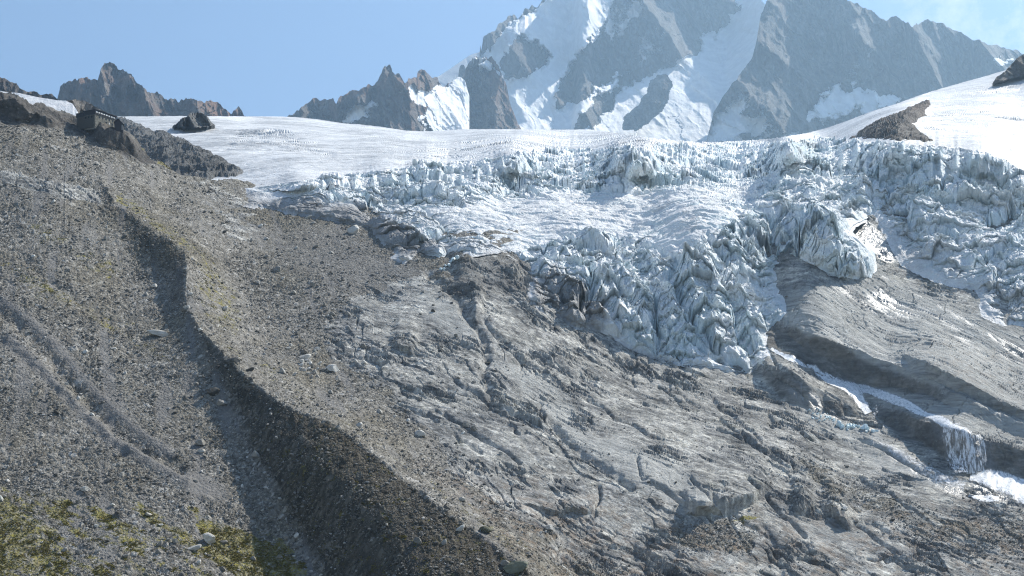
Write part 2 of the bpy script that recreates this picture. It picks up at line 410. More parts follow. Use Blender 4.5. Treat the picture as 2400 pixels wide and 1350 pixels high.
# rounded slabs above the gorge: (upper edge, lower edge) of each steep shaded face
FACES = [
    ([(1795, 762), (1850, 752), (1918, 786), (1999, 812), (2073, 843), (2136, 874), (2198, 903), (2276, 944), (2353, 978), (2400, 1000), (2600, 1090)],
     [(1795, 812), (1850, 850), (1887, 862), (1980, 892), (2042, 904), (2104, 912), (2198, 937), (2291, 980), (2353, 1005), (2400, 1027), (2600, 1130)], 1795, 2700, 234, 0.8),
    ([(2040, 820), (2089, 826), (2151, 842), (2229, 876), (2291, 911), (2353, 945), (2400, 964), (2600, 1050)],
     [(2040, 822), (2095, 855), (2167, 888), (2229, 914), (2291, 941), (2353, 969), (2400, 987), (2600, 1080)], 2050, 2700, 110, 1.2),
    ([(2030, 957), (2051, 948), (2080, 946), (2111, 960), (2151, 979), (2173, 991), (2204, 992), (2260, 1012), (2310, 1030), (2353, 1039), (2400, 1054), (2600, 1130)],
     [(2030, 960), (2042, 972), (2104, 1012), (2167, 1042), (2210, 1070), (2248, 1104), (2279, 1116), (2338, 1110), (2400, 1130), (2600, 1200)], 2030, 2700, 198, 0.66),
    ([(1760, 868), (1790, 858), (1850, 872), (1905, 912), (1960, 936), (2010, 958), (2030, 968)],
     [(1760, 885), (1790, 900), (1850, 945), (1905, 968), (1960, 975), (2010, 975), (2030, 975)], 1768, 2028, 90, 0.55),
    ([(1050, 626), (1100, 610), (1160, 606), (1215, 640), (1232, 668)], [(1050, 676), (1100, 684), (1160, 676), (1215, 700), (1232, 720)], 1050, 1236, 135, 0.30),
    ([(1085, 735), (1110, 716), (1140, 716)], [(1085, 742), (1110, 765), (1140, 772)], 1088, 1140, 90, 0.40),
    ([(1640, 1175), (1700, 1165), (1760, 1150), (1800, 1140)], [(1640, 1200), (1700, 1210), (1760, 1185), (1800, 1160)], 1600, 1810, 105, 0.72),
    ([(1590, 1205), (1640, 1186), (1690, 1180)], [(1590, 1206), (1640, 1208), (1690, 1200)], 1590, 1690, 90, 0.8),
    ([(1910, 1172), (1950, 1185), (1990, 1215), (2010, 1232)], [(1910, 1174), (1950, 1215), (1990, 1246), (2010, 1250)], 1912, 2012, 105, 0.8),
    ([(1840, 1175), (1880, 1170), (1925, 1190)], [(1840, 1205), (1880, 1207), (1925, 1204)], 1842, 1925, 75, 0.7),
    ([(1175, 1160), (1220, 1175), (1300, 1190), (1400, 1195)], [(1175, 1163), (1220, 1182), (1300, 1207), (1400, 1210)], 1178, 1402, 90, 0.8),
    ([(905, 808), (960, 810), (992, 815)], [(905, 822), (960, 832), (992, 832)], 905, 994, 90, 0.8),
    ([(210, 300), (240, 298), (290, 318), (330, 346)], [(210, 326), (240, 340), (290, 358), (330, 366)], 205, 345, 75, 0.8),
    ([(0, 232), (40, 236), (80, 262), (130, 292)], [(0, 266), (40, 282), (80, 290), (130, 306)], -50, 150, 60, 0.8),
]
def ground_depth(px, py):
    L = tps_eval(GFIT, px, py)
    # sharp moraine crest: the far side starts a step further away
    d, s = seg_dist(px, py, CREST)
    below = s > 0
    far = (s <= 0) & (px > 200)
    k = sstep(390, 425, py)*(0.015+sstep(430, 900, py)*0.005)
    L = L-np.where(far, k*np.exp(-d/70.0), k*np.exp(-d/36.0))*(px > 150)
    # steep faces
    g0 = 0.00078
    for up, lo, x0, x1, dec, gain in FACES:
        # the edges are rounded by the ice: no kinks along them
        tx = np.arange(-400, 2760, 3.0); kk = 37 if x1 > 2500 else 9
        a = np.interp(px, tx, smooth1(lerp_pts(up, tx), kk)).astype(f32); b = np.interp(px, tx, smooth1(lerp_pts(lo, tx), kk)).astype(f32)
        tw = 150 if x1 > 2500 else 34
        wob = 7*perlin(px/47, py/60, 0, 91)+3*perlin(px/15, py/25, 1, 92)
        a = a+wob; b = np.maximum(b+wob, a)
        w = sstep(x0, x0+tw, px+wob*2)*(1-sstep(x1-34, x1, px+wob*2))
        h = np.maximum(b-a, 0)
        saw = np.where(py >= b, 0, np.where(py > a, b-py, h*np.clip(1-(a-py)/dec, 0, 1)))
        L = L-g0*gain*saw*w
    return L

GULLIES = [  # (line, half width px, depth m)
    ([(1005, 640), (1040, 665), (1075, 705), (1090, 735), (1120, 765), (1135, 800), (1140, 840), (1132, 870), (1142, 905), (1150, 930)], 10, 4.0),
    ([(1290, 990), (1320, 1022), (1352, 1050), (1400, 1086), (1440, 1112), (1480, 1142)], 8, 3.6),
    ([(1790, 1235), (1810, 1265), (1822, 1310), (1836, 1360)], 8, 2.6),
    ([(1205, 1010), (1260, 1080), (1310, 1120)], 6, 0.8),
    ([(1050, 1120), (1100, 1165), (1150, 1215), (1210, 1262)], 9, 1.2),
    ([(-20, 705), (60, 775), (130, 850), (205, 935), (280, 1005), (350, 1055), (420, 1100)], 15, 3.4),
    ([(0, 790), (70, 850), (150, 930), (230, 1010), (290, 1060)], 13, 2.6),
    ([(40, 600), (120, 660), (210, 720), (270, 760), (330, 790)], 11, 1.4),
    ([(700, 1290), (735, 1335), (770, 1400)], 12, 1.3),
    ([(1415, 640), (1418, 720), (1425, 800)], 6, 0.0),
]
LEVEES = [([(20, 800), (100, 870), (180, 955), (260, 1030), (330, 1075), (440, 1130)], 13, 1.8),
          ([(-10, 690), (80, 760), (150, 830), (230, 925), (310, 1000), (400, 1060)], 9, 0.5)]

def build_ground():
    nc, nr = 1500, 690
    cx = np.linspace(-230, 2630, nc).astype(f32)
    top = lerp_pts([(-300, 150), (-100, 190), (0, 218.5), (24, 220), (59, 235), (104, 246), (148, 259), (178, 272), (201, 278), (225, 284),
                    (246, 290), (264, 297), (290, 304), (314, 319), (335, 343), (356, 370), (382, 384), (409, 405), (433, 414),
                    (462, 414), (486, 421), (510, 423), (542, 420), (578, 426), (600, 434), (640, 440), (700, 452), (860, 485), (920, 520),
                    (1000, 545), (1230, 540), (1300, 560), (1500, 560), (1700, 540), (1900, 520), (2000, 470), (2100, 450), (2400, 520), (2700, 520)], cx).astype(f32)
    top = top+(3.0*perlin(cx/23, cx*0, 3, 5)+2.2*perlin(cx/8, cx*0, 4, 6))*(cx < 620)
    t = np.linspace(0, 1, nr).astype(f32)[:, None]
    px = np.repeat(cx[None], nr, 0); py = 1500+(top[None]-1500)*t
    D = np.exp(ground_depth(px, py))
    X, Y, Z = world(px, py, D)
    # ---- what the ground is made of (regions follow the landscape)
    wv = 26*fbm(X/30, Y/30, Z/30, 4, 3)
    A = {}
    bed = mask(px, py, [(760, 770), (850, 690), (960, 670), (1010, 640), (1230, 585), (1500, 560), (2000, 450), (2700, 480), (2700, 1600), (1400, 1600), (1240, 1230),
                        (1080, 1120), (980, 1000), (900, 900), (800, 850)], 45, wv*1.3)
    bed = np.maximum(bed, 0.9*mask(px, py, [(0, 395), (60, 410), (240, 445), (235, 475), (150, 465), (60, 440), (0, 420)], 10, wv*0.4))
    bed = np.maximum(bed*0.98, 0.5*mask(px, py, [(440, 400), (560, 430), (640, 560), (560, 590), (480, 500)], 40, wv))
    bed *= 1-0.75*mask(px, py, [(1560, 1240), (1700, 1215), (1780, 1250), (1760, 1300), (1600, 1290)], 20, wv*0.5)
    bed *= 1-0.6*mask(px, py, [(1850, 1060), (2000, 1110), (2150, 1190), (2400, 1200), (2700, 1260), (2700, 1330), (2200, 1290), (1900, 1150)], 40, wv)
    bed *= 1-0.5*mask(px, py, [(1130, 1180), (1300, 1240), (1500, 1350), (1300, 1400), (1200, 1290)], 30, wv)
    A['rock'] = bed
    crag = mask(px, py, [(-60, 200), (50, 228), (150, 262), (230, 286), (300, 305), (345, 345), (372, 385), (330, 380), (270, 345), (205, 330), (150, 300), (90, 296), (-60, 290)], 9, wv*0.35)
    crag = np.maximum(crag, 0.35*mask(px, py, [(1040, 690), (1030, 640), (1090, 600), (1180, 588), (1235, 615), (1240, 700), (1180, 690), (1100, 690)], 14, wv*0.5))
    A['crag'] = crag
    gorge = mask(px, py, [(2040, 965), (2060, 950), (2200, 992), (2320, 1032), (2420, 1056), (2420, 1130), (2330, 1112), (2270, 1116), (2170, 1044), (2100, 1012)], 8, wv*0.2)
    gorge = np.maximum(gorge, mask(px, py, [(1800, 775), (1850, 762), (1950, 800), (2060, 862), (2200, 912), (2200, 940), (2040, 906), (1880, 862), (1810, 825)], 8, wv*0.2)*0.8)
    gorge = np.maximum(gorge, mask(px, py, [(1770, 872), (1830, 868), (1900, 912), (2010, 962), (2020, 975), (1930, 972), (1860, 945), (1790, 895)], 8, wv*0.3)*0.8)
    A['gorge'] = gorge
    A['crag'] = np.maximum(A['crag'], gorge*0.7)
    pu = px*0.86+py*0.5; pv = -px*0.5+py*0.86
    bandn = fbm(pu/190, pv/34, 0, 5, 617, gain=0.6)
    gz = mask(px, py, [(-300, 1090), (0, 1150), (120, 1165), (330, 1190), (520, 1225), (640, 1262), (720, 1340), (760, 1520), (-300, 1520)], 60, 40*bandn)
    gr = gz*(0.38+0.62*bandn)
    gr = np.maximum(gr, 0.74*mask(px, py, [(440, 1215), (560, 1230), (660, 1265), (720, 1350), (620, 1420), (480, 1300)], 25, 30*bandn))
    gr = np.maximum(gr, 0.60*mask(px, py, [(-60, 1150), (60, 1175), (160, 1270), (260, 1360), (-60, 1400)], 30, 60*bandn))
    gr = np.maximum(gr, 0.40*mask(px, py, [(452, 575), (500, 600), (560, 680), (590, 760), (560, 800), (520, 790), (470, 740), (462, 680)], 22, wv*0.8))
    gr = np.maximum(gr, 0.46*mask(px, py, [(260, 440), (330, 480), (450, 570), (470, 600), (440, 590), (330, 515), (270, 470)], 8, wv*0.3))
    gr = np.maximum(gr, 0.42*mask(px, py, [(0, 600), (120, 640), (270, 740), (420, 830), (380, 860), (180, 740), (0, 650)], 30, wv*1.2))
    gr = np.maximum(gr, 0.42*mask(px, py, [(60, 520), (200, 560), (300, 640), (250, 660), (120, 590)], 30, wv*1.2))
    gr = np.maximum(gr, 0.30*mask(px, py, [(520, 810), (600, 880), (700, 950), (820, 1010), (1000, 1150), (1180, 1285), (1240, 1320), (1260, 1290), (1130, 1185), (960, 1085), (760, 950), (600, 820)], 10, wv*0.4))
    gr = np.maximum(gr, 0.62*mask(px, py, [(300, 318), (345, 345), (420, 405), (440, 414), (380, 396), (330, 350)], 7, wv*0.25))
    gr = np.maximum(gr, 0.6*mask(px, py, [(1690, 1222), (1750, 1208), (1790, 1212), (1740, 1226)], 7, wv*0.2))
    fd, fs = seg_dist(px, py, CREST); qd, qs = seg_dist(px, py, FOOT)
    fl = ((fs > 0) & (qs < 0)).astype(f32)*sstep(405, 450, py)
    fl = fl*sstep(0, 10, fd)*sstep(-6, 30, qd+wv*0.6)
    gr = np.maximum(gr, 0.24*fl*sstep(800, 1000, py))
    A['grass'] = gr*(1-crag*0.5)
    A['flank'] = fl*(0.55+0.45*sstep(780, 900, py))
    fines = mask(px, py, [(400, 1100), (470, 1100), (540, 1150), (530, 1175), (440, 1165)], 16, wv*0.4)
    for ln, w, a in LEVEES:
        dd, _ = seg_dist(px, py, ln); fines = np.maximum(fines, np.exp(-(dd/(w*1.3))**2))
    fines = np.maximum(fines, 0.6*mask(px, py, [(880, 560), (1000, 640), (900, 700), (700, 640), (640, 560), (760, 540)], 50, wv))
    strk = fbm((X*0.95+Y*0.28)/9, (Y-0.3*X)/70, 0, 4, 56)
    fines = np.maximum(fines, 0.85*sstep(0.16, 0.5, strk)*(px < 1250)*(1-bed))
    fines = np.clip(fines, 0, 1)
    A['fines'] = fines
    Us0 = X*0.643-Y*0.766; Vs0 = X*0.766+Y*0.643
    wet = mask(px, py, [(1985, 545), (2028, 518), (2068, 545), (2104, 612), (2080, 618), (2050, 600)], 7, wv*0.2)
    wet = np.maximum(wet, mask(px, py, [(1935, 650), (1990, 668), (2020, 690), (2070, 670), (2150, 735), (2100, 742), (2030, 730), (1960, 690)], 12, wv*0.6)*sstep(-0.25, 0.1, fbm(Us0/22, Vs0/5, 0, 4, 44)))
    wet = np.maximum(wet, 0.9*mask(px, py, [(2050, 1040), (2110, 1050), (2230, 1130), (2380, 1155), (2380, 1172), (2220, 1160), (2120, 1100)], 12, wv*0.6)*(perlin(X/5, Y/9, 0, 45) > -0.05))
    wet = np.maximum(wet, 0.85*mask(px, py, [(1880, 905), (1960, 965), (2080, 1000), (2060, 1012), (1940, 985), (1850, 920)], 8, wv*0.4)*(perlin(X/4, Y/9, 0, 47) > 0.0))
    wet = np.maximum(wet, 0.7*mask(px, py, [(2060, 640), (2240, 735), (2400, 830), (2400, 838), (2240, 745), (2060, 648)], 5, wv*0.3)*(fbm(X/5, Y/14, 0, 3, 46) > 0.0))
    wet = np.maximum(wet, 0.6*mask(px, py, [(1835, 605), (1870, 605), (1925, 650), (1900, 650)], 6, wv*0.3))
    wet = np.maximum(wet, 0.6*mask(px, py, [(1850, 740), (1960, 770), (2100, 830), (2280, 920), (2400, 980), (2400, 1000), (2250, 935), (2080, 850), (1950, 790)], 7, wv*0.4)*sstep(-0.2, 0.3, fbm(Us0/40, Vs0/4, 3, 4, 63)))
    wet = np.maximum(wet, 0.75*mask(px, py, [(2150, 720), (2320, 790), (2420, 800), (2420, 860), (2260, 800)], 14, wv*0.8)*sstep(0.0, 0.3, fbm(Us0/30, Vs0/6, 3, 4, 64)))
    wet = np.maximum(wet, 0.8*mask(px, py, [(2180, 980), (2330, 1030), (2340, 1112), (2230, 1100)], 10, wv*0.3))
    A['wet'] = wet
    A['rust'] = np.maximum(mask(px, py, [(1000, 1100), (1300, 1130), (1700, 1230), (2200, 1180), (2700, 1200), (2700, 1420), (1300, 1400), (1150, 1230)], 60, wv*1.5)*0.9,
                           0.5*mask(px, py, [(2100, 800), (2400, 830), (2400, 960), (2250, 900)], 40, wv))
    # ---- relief in metres
    a = math.radians(-38); U = X*math.cos(a)+Y*math.sin(a); Vv = -X*math.sin(a)+Y*math.cos(a)
    smooth_slab = mask(px, py, [(1800, 700), (2050, 640), (2400, 780), (2700, 800), (2700, 1120), (2400, 1050), (2200, 985), (2040, 940), (1900, 840)], 20, wv*0.3)
    pale = mask(px, py, [(1300, 1000), (1380, 1015), (1500, 1050), (1620, 1120), (1690, 1175), (1600, 1190), (1500, 1150), (1400, 1090)], 14, wv*0.9)
    for q in ([(1850, 920), (1950, 975), (2080, 1040), (2250, 1140), (2180, 1140), (2050, 1080), (1900, 990)], [(980, 690), (1050, 700), (1090, 735), (1120, 790), (1080, 800), (1000, 750)],
              [(1560, 1185), (1640, 1180), (1690, 1200), (1660, 1215), (1590, 1205)], [(1850, 1220), (1930, 1215), (1990, 1250), (1940, 1275), (1870, 1260)], [(1180, 1070), (1260, 1075), (1240, 1095)],
              [(1150, 850), (1290, 880), (1330, 930), (1230, 920)], [(1050, 900), (1120, 905), (1130, 930), (1070, 930)], [(1260, 930), (1340, 960), (1330, 1000), (1270, 970)]):
        pale = np.maximum(pale, mask(px, py, q, 12, wv*0.7))
    rocky = np.clip(bed*(1-0.8*smooth_slab), 0, 1)
    dz = 0.9*fbm(X/38, Y/38, Z/38, 4, 11)*(1-0.5*smooth_slab)
    scree = 0.40*fbm(X/7, Y/7, Z/7, 3, 15)+0.15*np.abs(perlin(X/1.6, Y/1.6, Z/1.6, 19))
    tone = np.full(X.shape, 0.4, f32); loose = np.zeros(X.shape, f32)
    wxx = X+0.35*perlin(X/1.3, Y/1.3, 0, 7); wyy = Y+0.35*perlin(X/1.3, Y/1.3, 4, 8)
    many = sstep(-0.5, 0.5, fbm(X/30, Y/30, 7, 3, 23))
    sh = np.zeros(X.shape, f32)
    for s, p, fl_, sd_ in ((0.95, 0.25, 0.42, 24), (1.6, 0.42, 0.42, 25), (2.7, 0.72, 0.40, 26), (4.6, 0.93, 0.36, 27)):
        h, on, r = stones(wxx+s*3.3, wyy*1.12, s, sd_, p, fl_)
        h = h*(0.55+0.7*many)
        top_ = (h > sh*0.9) & (on > 0.3)
        tone = np.where(top_, r, tone); loose = np.where(top_, on, loose)
        sh = np.maximum(sh, h)
    keepst = (1-0.80*rocky)*(1-0.85*fines)*(1-smooth_slab)*(1-0.6*A['crag'])
    keepst = np.maximum(keepst, rocky*0.75*sstep(0.3, 0.6, fbm(X/26, Y/26, 3, 4, 28)))
    keepst = keepst*(1-0.55*sstep(0.3, 0.6, A['grass']+0.5*fbm(X/5, Y/5, 0, 4, 610)))
    loose = loose*np.clip(keepst*1.3, 0, 1)
    dz += scree*(1-0.75*rocky)*(1-0.55*fines)*(1-0.8*smooth_slab)+sh*keepst
    # bedrock: tilted broken plates with open joints, at many sizes and with bare smooth spots between
    wx = 4*fbm(X/18, Y/18, 0, 3, 31); wy = 4*fbm(X/18, Y/18, 5, 3, 32)
    vary = 0.15+1.25*sstep(-0.25, 0.45, fbm(X/38, Y/38, 2, 4, 36))
    U2 = U+9*perlin(X/60, Y/60, 0, 30); V2 = Vv+9*perlin(X/60, Y/60, 3, 48)
    f1, f2, r1, r2, ox, oy = worley((U2+wx)/15, (V2+wy)/7.5, 33)
    led = 1.7*(r1-0.5)+1.5*ox*(r2-0.5)*2+1.2*oy*(r1-0.8)
    led -= 0.9*(1-sstep(0.0, 0.07, f2-f1))
    g1, g2, q1, q2, ox, oy = worley((U2+wx)/5.6+11, (V2+wy)/3.3, 34)
    sub = sstep(0.35, 0.6, r2)
    led += sub*(0.95*(q1-0.5)+0.8*ox*(q2-0.5)*2-0.5*oy-0.5*(1-sstep(0.0, 0.1, g2-g1)))
    h1, h2, p1, p2, ox, oy = worley((X+0.4*wx)/1.9+5, (Y+0.4*wy)/1.4, 35)
    led += sub*(0.42*(p1-0.5)-0.25*(1-sstep(0, 0.12, h2-h1)))
    fr = lambda q: q-np.floor(q)
    s1 = V2/5.2+r1*1.3+0.55*fbm(X/10, Y/10, Z/10, 3, 57); s2 = V2/1.9+q1*1.2+0.5*fbm(X/4, Y/4, Z/4, 3, 58)
    led += 1.5*(0.5-fr(s1))*sstep(0.25, 0.6, r2)+0.6*(0.5-fr(s2))*sub
    vary = vary*(1-0.7*pale)
    dz += led*rocky*0.85*vary
    dz += rocky*(0.55*fbm(X/3.2, Y/3.2, Z/3.2, 4, 29)*vary+0.7*fbm(X/11, Y/11, Z/11, 3, 20))
    rt = np.clip(0.62-0.22*vary+0.55*(r1-0.5)+sub*0.45*(q1-0.5)+sub*0.4*(p1-0.5)+0.35*fbm(X/14, Y/14, 1, 3, 43), 0, 1)
    tone = np.where(loose > 0.25, tone, rt*rocky+0.45*(1-rocky))
    A['tone'] = tone; A['loose'] = loose
    # polished slabs: grooves along the flow
    A['slab'] = np.maximum(smooth_slab*(1-gorge), 0.8*pale)
    b = math.radians(40); Us = X*math.sin(b)-Y*math.cos(b); Vs = X*math.cos(b)+Y*math.sin(b)
    grv = 0.5*fbm(Us/220, Vs/7, 0, 5, 37, gain=0.65)+0.22*fbm(Us/60, Vs/1.2, 3, 3, 38)
    crk = -1.3*(1-sstep(0, 0.045, np.abs(fbm(Us/19, Vs/26, 0, 3, 39))))*sstep(-0.15, 0.2, perlin(X/40, Y/40, 9, 40))-0.9*(1-sstep(0, 0.03, np.abs(fbm(Us/90, Vs/11, 5, 3, 61))))
    stp = fbm(Us/140, Vs/14, 6, 4, 49)
    dz += (grv+crk+0.5*np.round(stp*3)/3+0.3*fbm(Us/9, Vs/4, 2, 5, 50, gain=0.6))*smooth_slab
    dz += smooth_slab*2.2*fbm(Us/55, Vs/30, 8, 2, 65)
    cr = 3.6*(ridged(X/22, Y/22, Z/16, 4, 41)-0.9)+1.2*fbm(X/5, Y/5, Z/3.5, 3, 42)
    dz += cr*A['crag']*0.8*np.where(gorge > 0.2, 0.5, 1.0)
    pm = D/F
    for ln, w, dep in GULLIES:
        dd, _ = seg_dist(px, py, ln)
        dd = dd+3*perlin(X/4, Y/4, 0, 51)
        dz -= dep*np.exp(-(dd/w)**2)*(0.7+0.6*perlin(X/6, Y/6, 0, 52))
    for ln, w, dep in LEVEES:
        dd, _ = seg_dist(px, py, ln)
        dz += dep*np.exp(-(dd/w)**2)*(1+0.5*perlin(X/4, Y/4, 0, 53))
    # joints: open cracks running down to the right, a few across them
    rc = random.Random(31)
    for k in range(64):
        x0, y0 = rc.uniform(820, 2050), rc.uniform(660, 1360)
        ang_ = math.radians(rc.gauss(33, 9) if k % 4 else rc.gauss(82, 14)); ln_ = rc.uniform(50, 230) if k % 4 else rc.uniform(25, 80)
        pts = [(x0+ln_*t_*math.cos(ang_)+rc.gauss(0, 4), y0+ln_*t_*math.sin(ang_)+rc.gauss(0, 4)) for t_ in (0, .2, .4, .6, .8, 1)]
        xs = [q[0] for q in pts]; ys = [q[1] for q in pts]
        j0, j1 = np.searchsorted(cx, (min(xs)-25, max(xs)+25))
        sl_ = np.s_[:, j0:j1]
        sub_ = (py[sl_] > min(ys)-25) & (py[sl_] < max(ys)+25)
        i0, i1 = np.where(sub_.any(1))[0][[0, -1]] if sub_.any() else (0, 1)
        sl_ = np.s_[i0:i1+1, j0:j1]
        dd, side = seg_dist(px[sl_], py[sl_], pts)
        dd = dd+2.0*perlin(X[sl_]/2.5, Y[sl_]/2.5, 0, 59); w_ = rc.uniform(2.4, 4.6)
        lift_ = rc.uniform(0.2, 1.1)*np.where(side < 0, np.exp(-dd/22), 0)
        dz[sl_] += (lift_-rc.uniform(1.0, 2.6)*np.exp(-(dd/w_)**2))*rocky[sl_]
    # fine runnels down the dark flank, rough crest
    dz += fl*0.5*fbm(X/3+Y/14, Y/30, 0, 3, 54)
    dz += np.exp(-(fd/7)**2)*1.1*fbm(X/3.5, Y/3.5, 0, 3, 55)*sstep(400, 450, py)
    Z = Z+dz
    # skirts: far edge drops behind the skyline, near edge drops below the view
    back = []
    for k, (dy, dn) in enumerate([(6, 3), (25, 16), (90, 70), (200, 160)]):
        back.append((X[-1]*(1+dy/D[-1]), Y[-1]+dy, Z[-1]-dn))
    X = np.vstack([X]+[q[0][None] for q in back]); Y = np.vstack([Y]+[q[1][None] for q in back]); Z = np.vstack([Z]+[q[2][None] for q in back])
    px = np.vstack([px]+[px[-1:]]*4); py = np.vstack([py]+[py[-1:]]*4)
    for k in A: A[k] = np.vstack([A[k]]+[A[k][-1:]]*4)
    A.pop('gorge')
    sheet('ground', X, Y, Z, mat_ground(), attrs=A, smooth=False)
    return dict(px=px, py=py, X=X, Y=Y, Z=Z, A=A, cx=cx, top=top, nr=nr)

def ground_at(G, px, py):
    """point on the finished ground seen at a photo position before relief"""
    j = int(np.clip(np.searchsorted(G['cx'], px), 1, len(G['cx'])-1))
    col = G['py'][:G['nr'], j]
    i = int(np.argmin(np.abs(col-py)))
    return np.array([G['X'][i, j], G['Y'][i, j], G['Z'][i, j]]), (i, j)

G = build_ground()
print('ground', round(time.time()-T0, 1))
# ================================================================== GLACIER
ICE_TOP = [(-60, 262), (200, 268), (270, 273), (420, 272), (660, 273), (700, 275), (750, 280), (800, 288), (850, 292), (900, 298), (950, 306), (1000, 308), (1050, 305),
           (1083, 303), (1133, 302), (1300, 304), (1383, 303), (1450, 312), (1560, 326), (1656, 332), (1687, 332), (1800, 325), (1885, 313),
           (1930, 302), (1980, 285), (2040, 262), (2100, 243), (2180, 215), (2260, 192), (2333, 172), (2400, 150), (2640, 70)]
LIP = [(560, 452), (650, 437), (750, 423), (850, 411), (950, 397), (1050, 387), (1150, 377), (1250, 367), (1300, 358), (1417, 353), (1450, 352), (1648, 344),
       (1846, 337), (1980, 337), (2100, 342), (2202, 348), (2261, 354), (2321, 370), (2368, 392), (2400, 405), (2640, 470)]
LIPLO = [(560, 454), (650, 449), (750, 444), (850, 436), (950, 430), (1050, 424), (1150, 418), (1250, 412), (1300, 408), (1417, 404), (1450, 406), (1648, 398),
         (1846, 392), (1980, 396), (2100, 400), (2202, 412), (2261, 414), (2321, 424), (2368, 440), (2400, 452), (2640, 510)]
IA = [(1600, 585, 762), (1750, 540, 800), (1400, 560, 800), (1250, 575, 800), (1500, 500, 930), (1400, 450, 1040), (1650, 440, 1040), (1800, 440, 1010), (1850, 500, 890),
      (1500, 406, 1130), (1500, 352, 1150), (1450, 330, 1520), (1450, 312, 2150), (1200, 417, 1120), (1200, 372, 1140), (900, 432, 1030), (900, 405, 1050), (700, 446, 900), (700, 431, 915),
      (800, 490, 850), (1000, 500, 880), (1000, 560, 790), (1100, 540, 830), (1850, 394, 1110), (1850, 338, 1130), (2100, 402, 1060), (2100, 345, 1090), (2300, 420, 1000), (2300, 362, 1030),
      (2400, 455, 970), (2400, 405, 990), (2660, 480, 950), (2200, 520, 890), (2400, 600, 800), (2100, 470, 950), (1950, 600, 790), (1950, 540, 850), (2000, 480, 930),
      (600, 400, 1150), (600, 273, 2100), (350, 290, 1800), (200, 268, 2000), (500, 360, 1350), (800, 290, 2100), (800, 360, 1350), (1000, 308, 2150), (1000, 350, 1450), (1200, 330, 1500), (1200, 304, 2200),
      (1656, 332, 1950), (1800, 326, 1950), (1885, 313, 2000), (2000, 320, 1450), (1980, 285, 1950), (2200, 330, 1180), (2200, 270, 1500), (2300, 300, 1320), (2333, 172, 2050), (2400, 150, 2050), (2400, 250, 1600),
      (2400, 350, 1180), (2640, 70, 2100), (2640, 300, 1300)]
IA = [(x, y, float(comp(d))) for x, y, d in IA]
for (x, y) in CONTACT[2:-1:2]:
    d = float(np.exp(tps_eval(GFIT, np.array([[x]], f32), np.array([[y]], f32)))[0, 0])
    IA.append((x, y, d*0.994))
IFIT = tps_fit([(a, b) for a, b, _ in IA], [math.log(c) for _, _, c in IA], 2e-4)
OUT = CONTACT+[(2700, 60)]+[(x, y-30) for x, y in ICE_TOP[::-1]]+[(-60, 330), (300, 330), (480, 432)]

def asym(o):
    return np.where(o < 0, -1.9*o, 0.7*o)

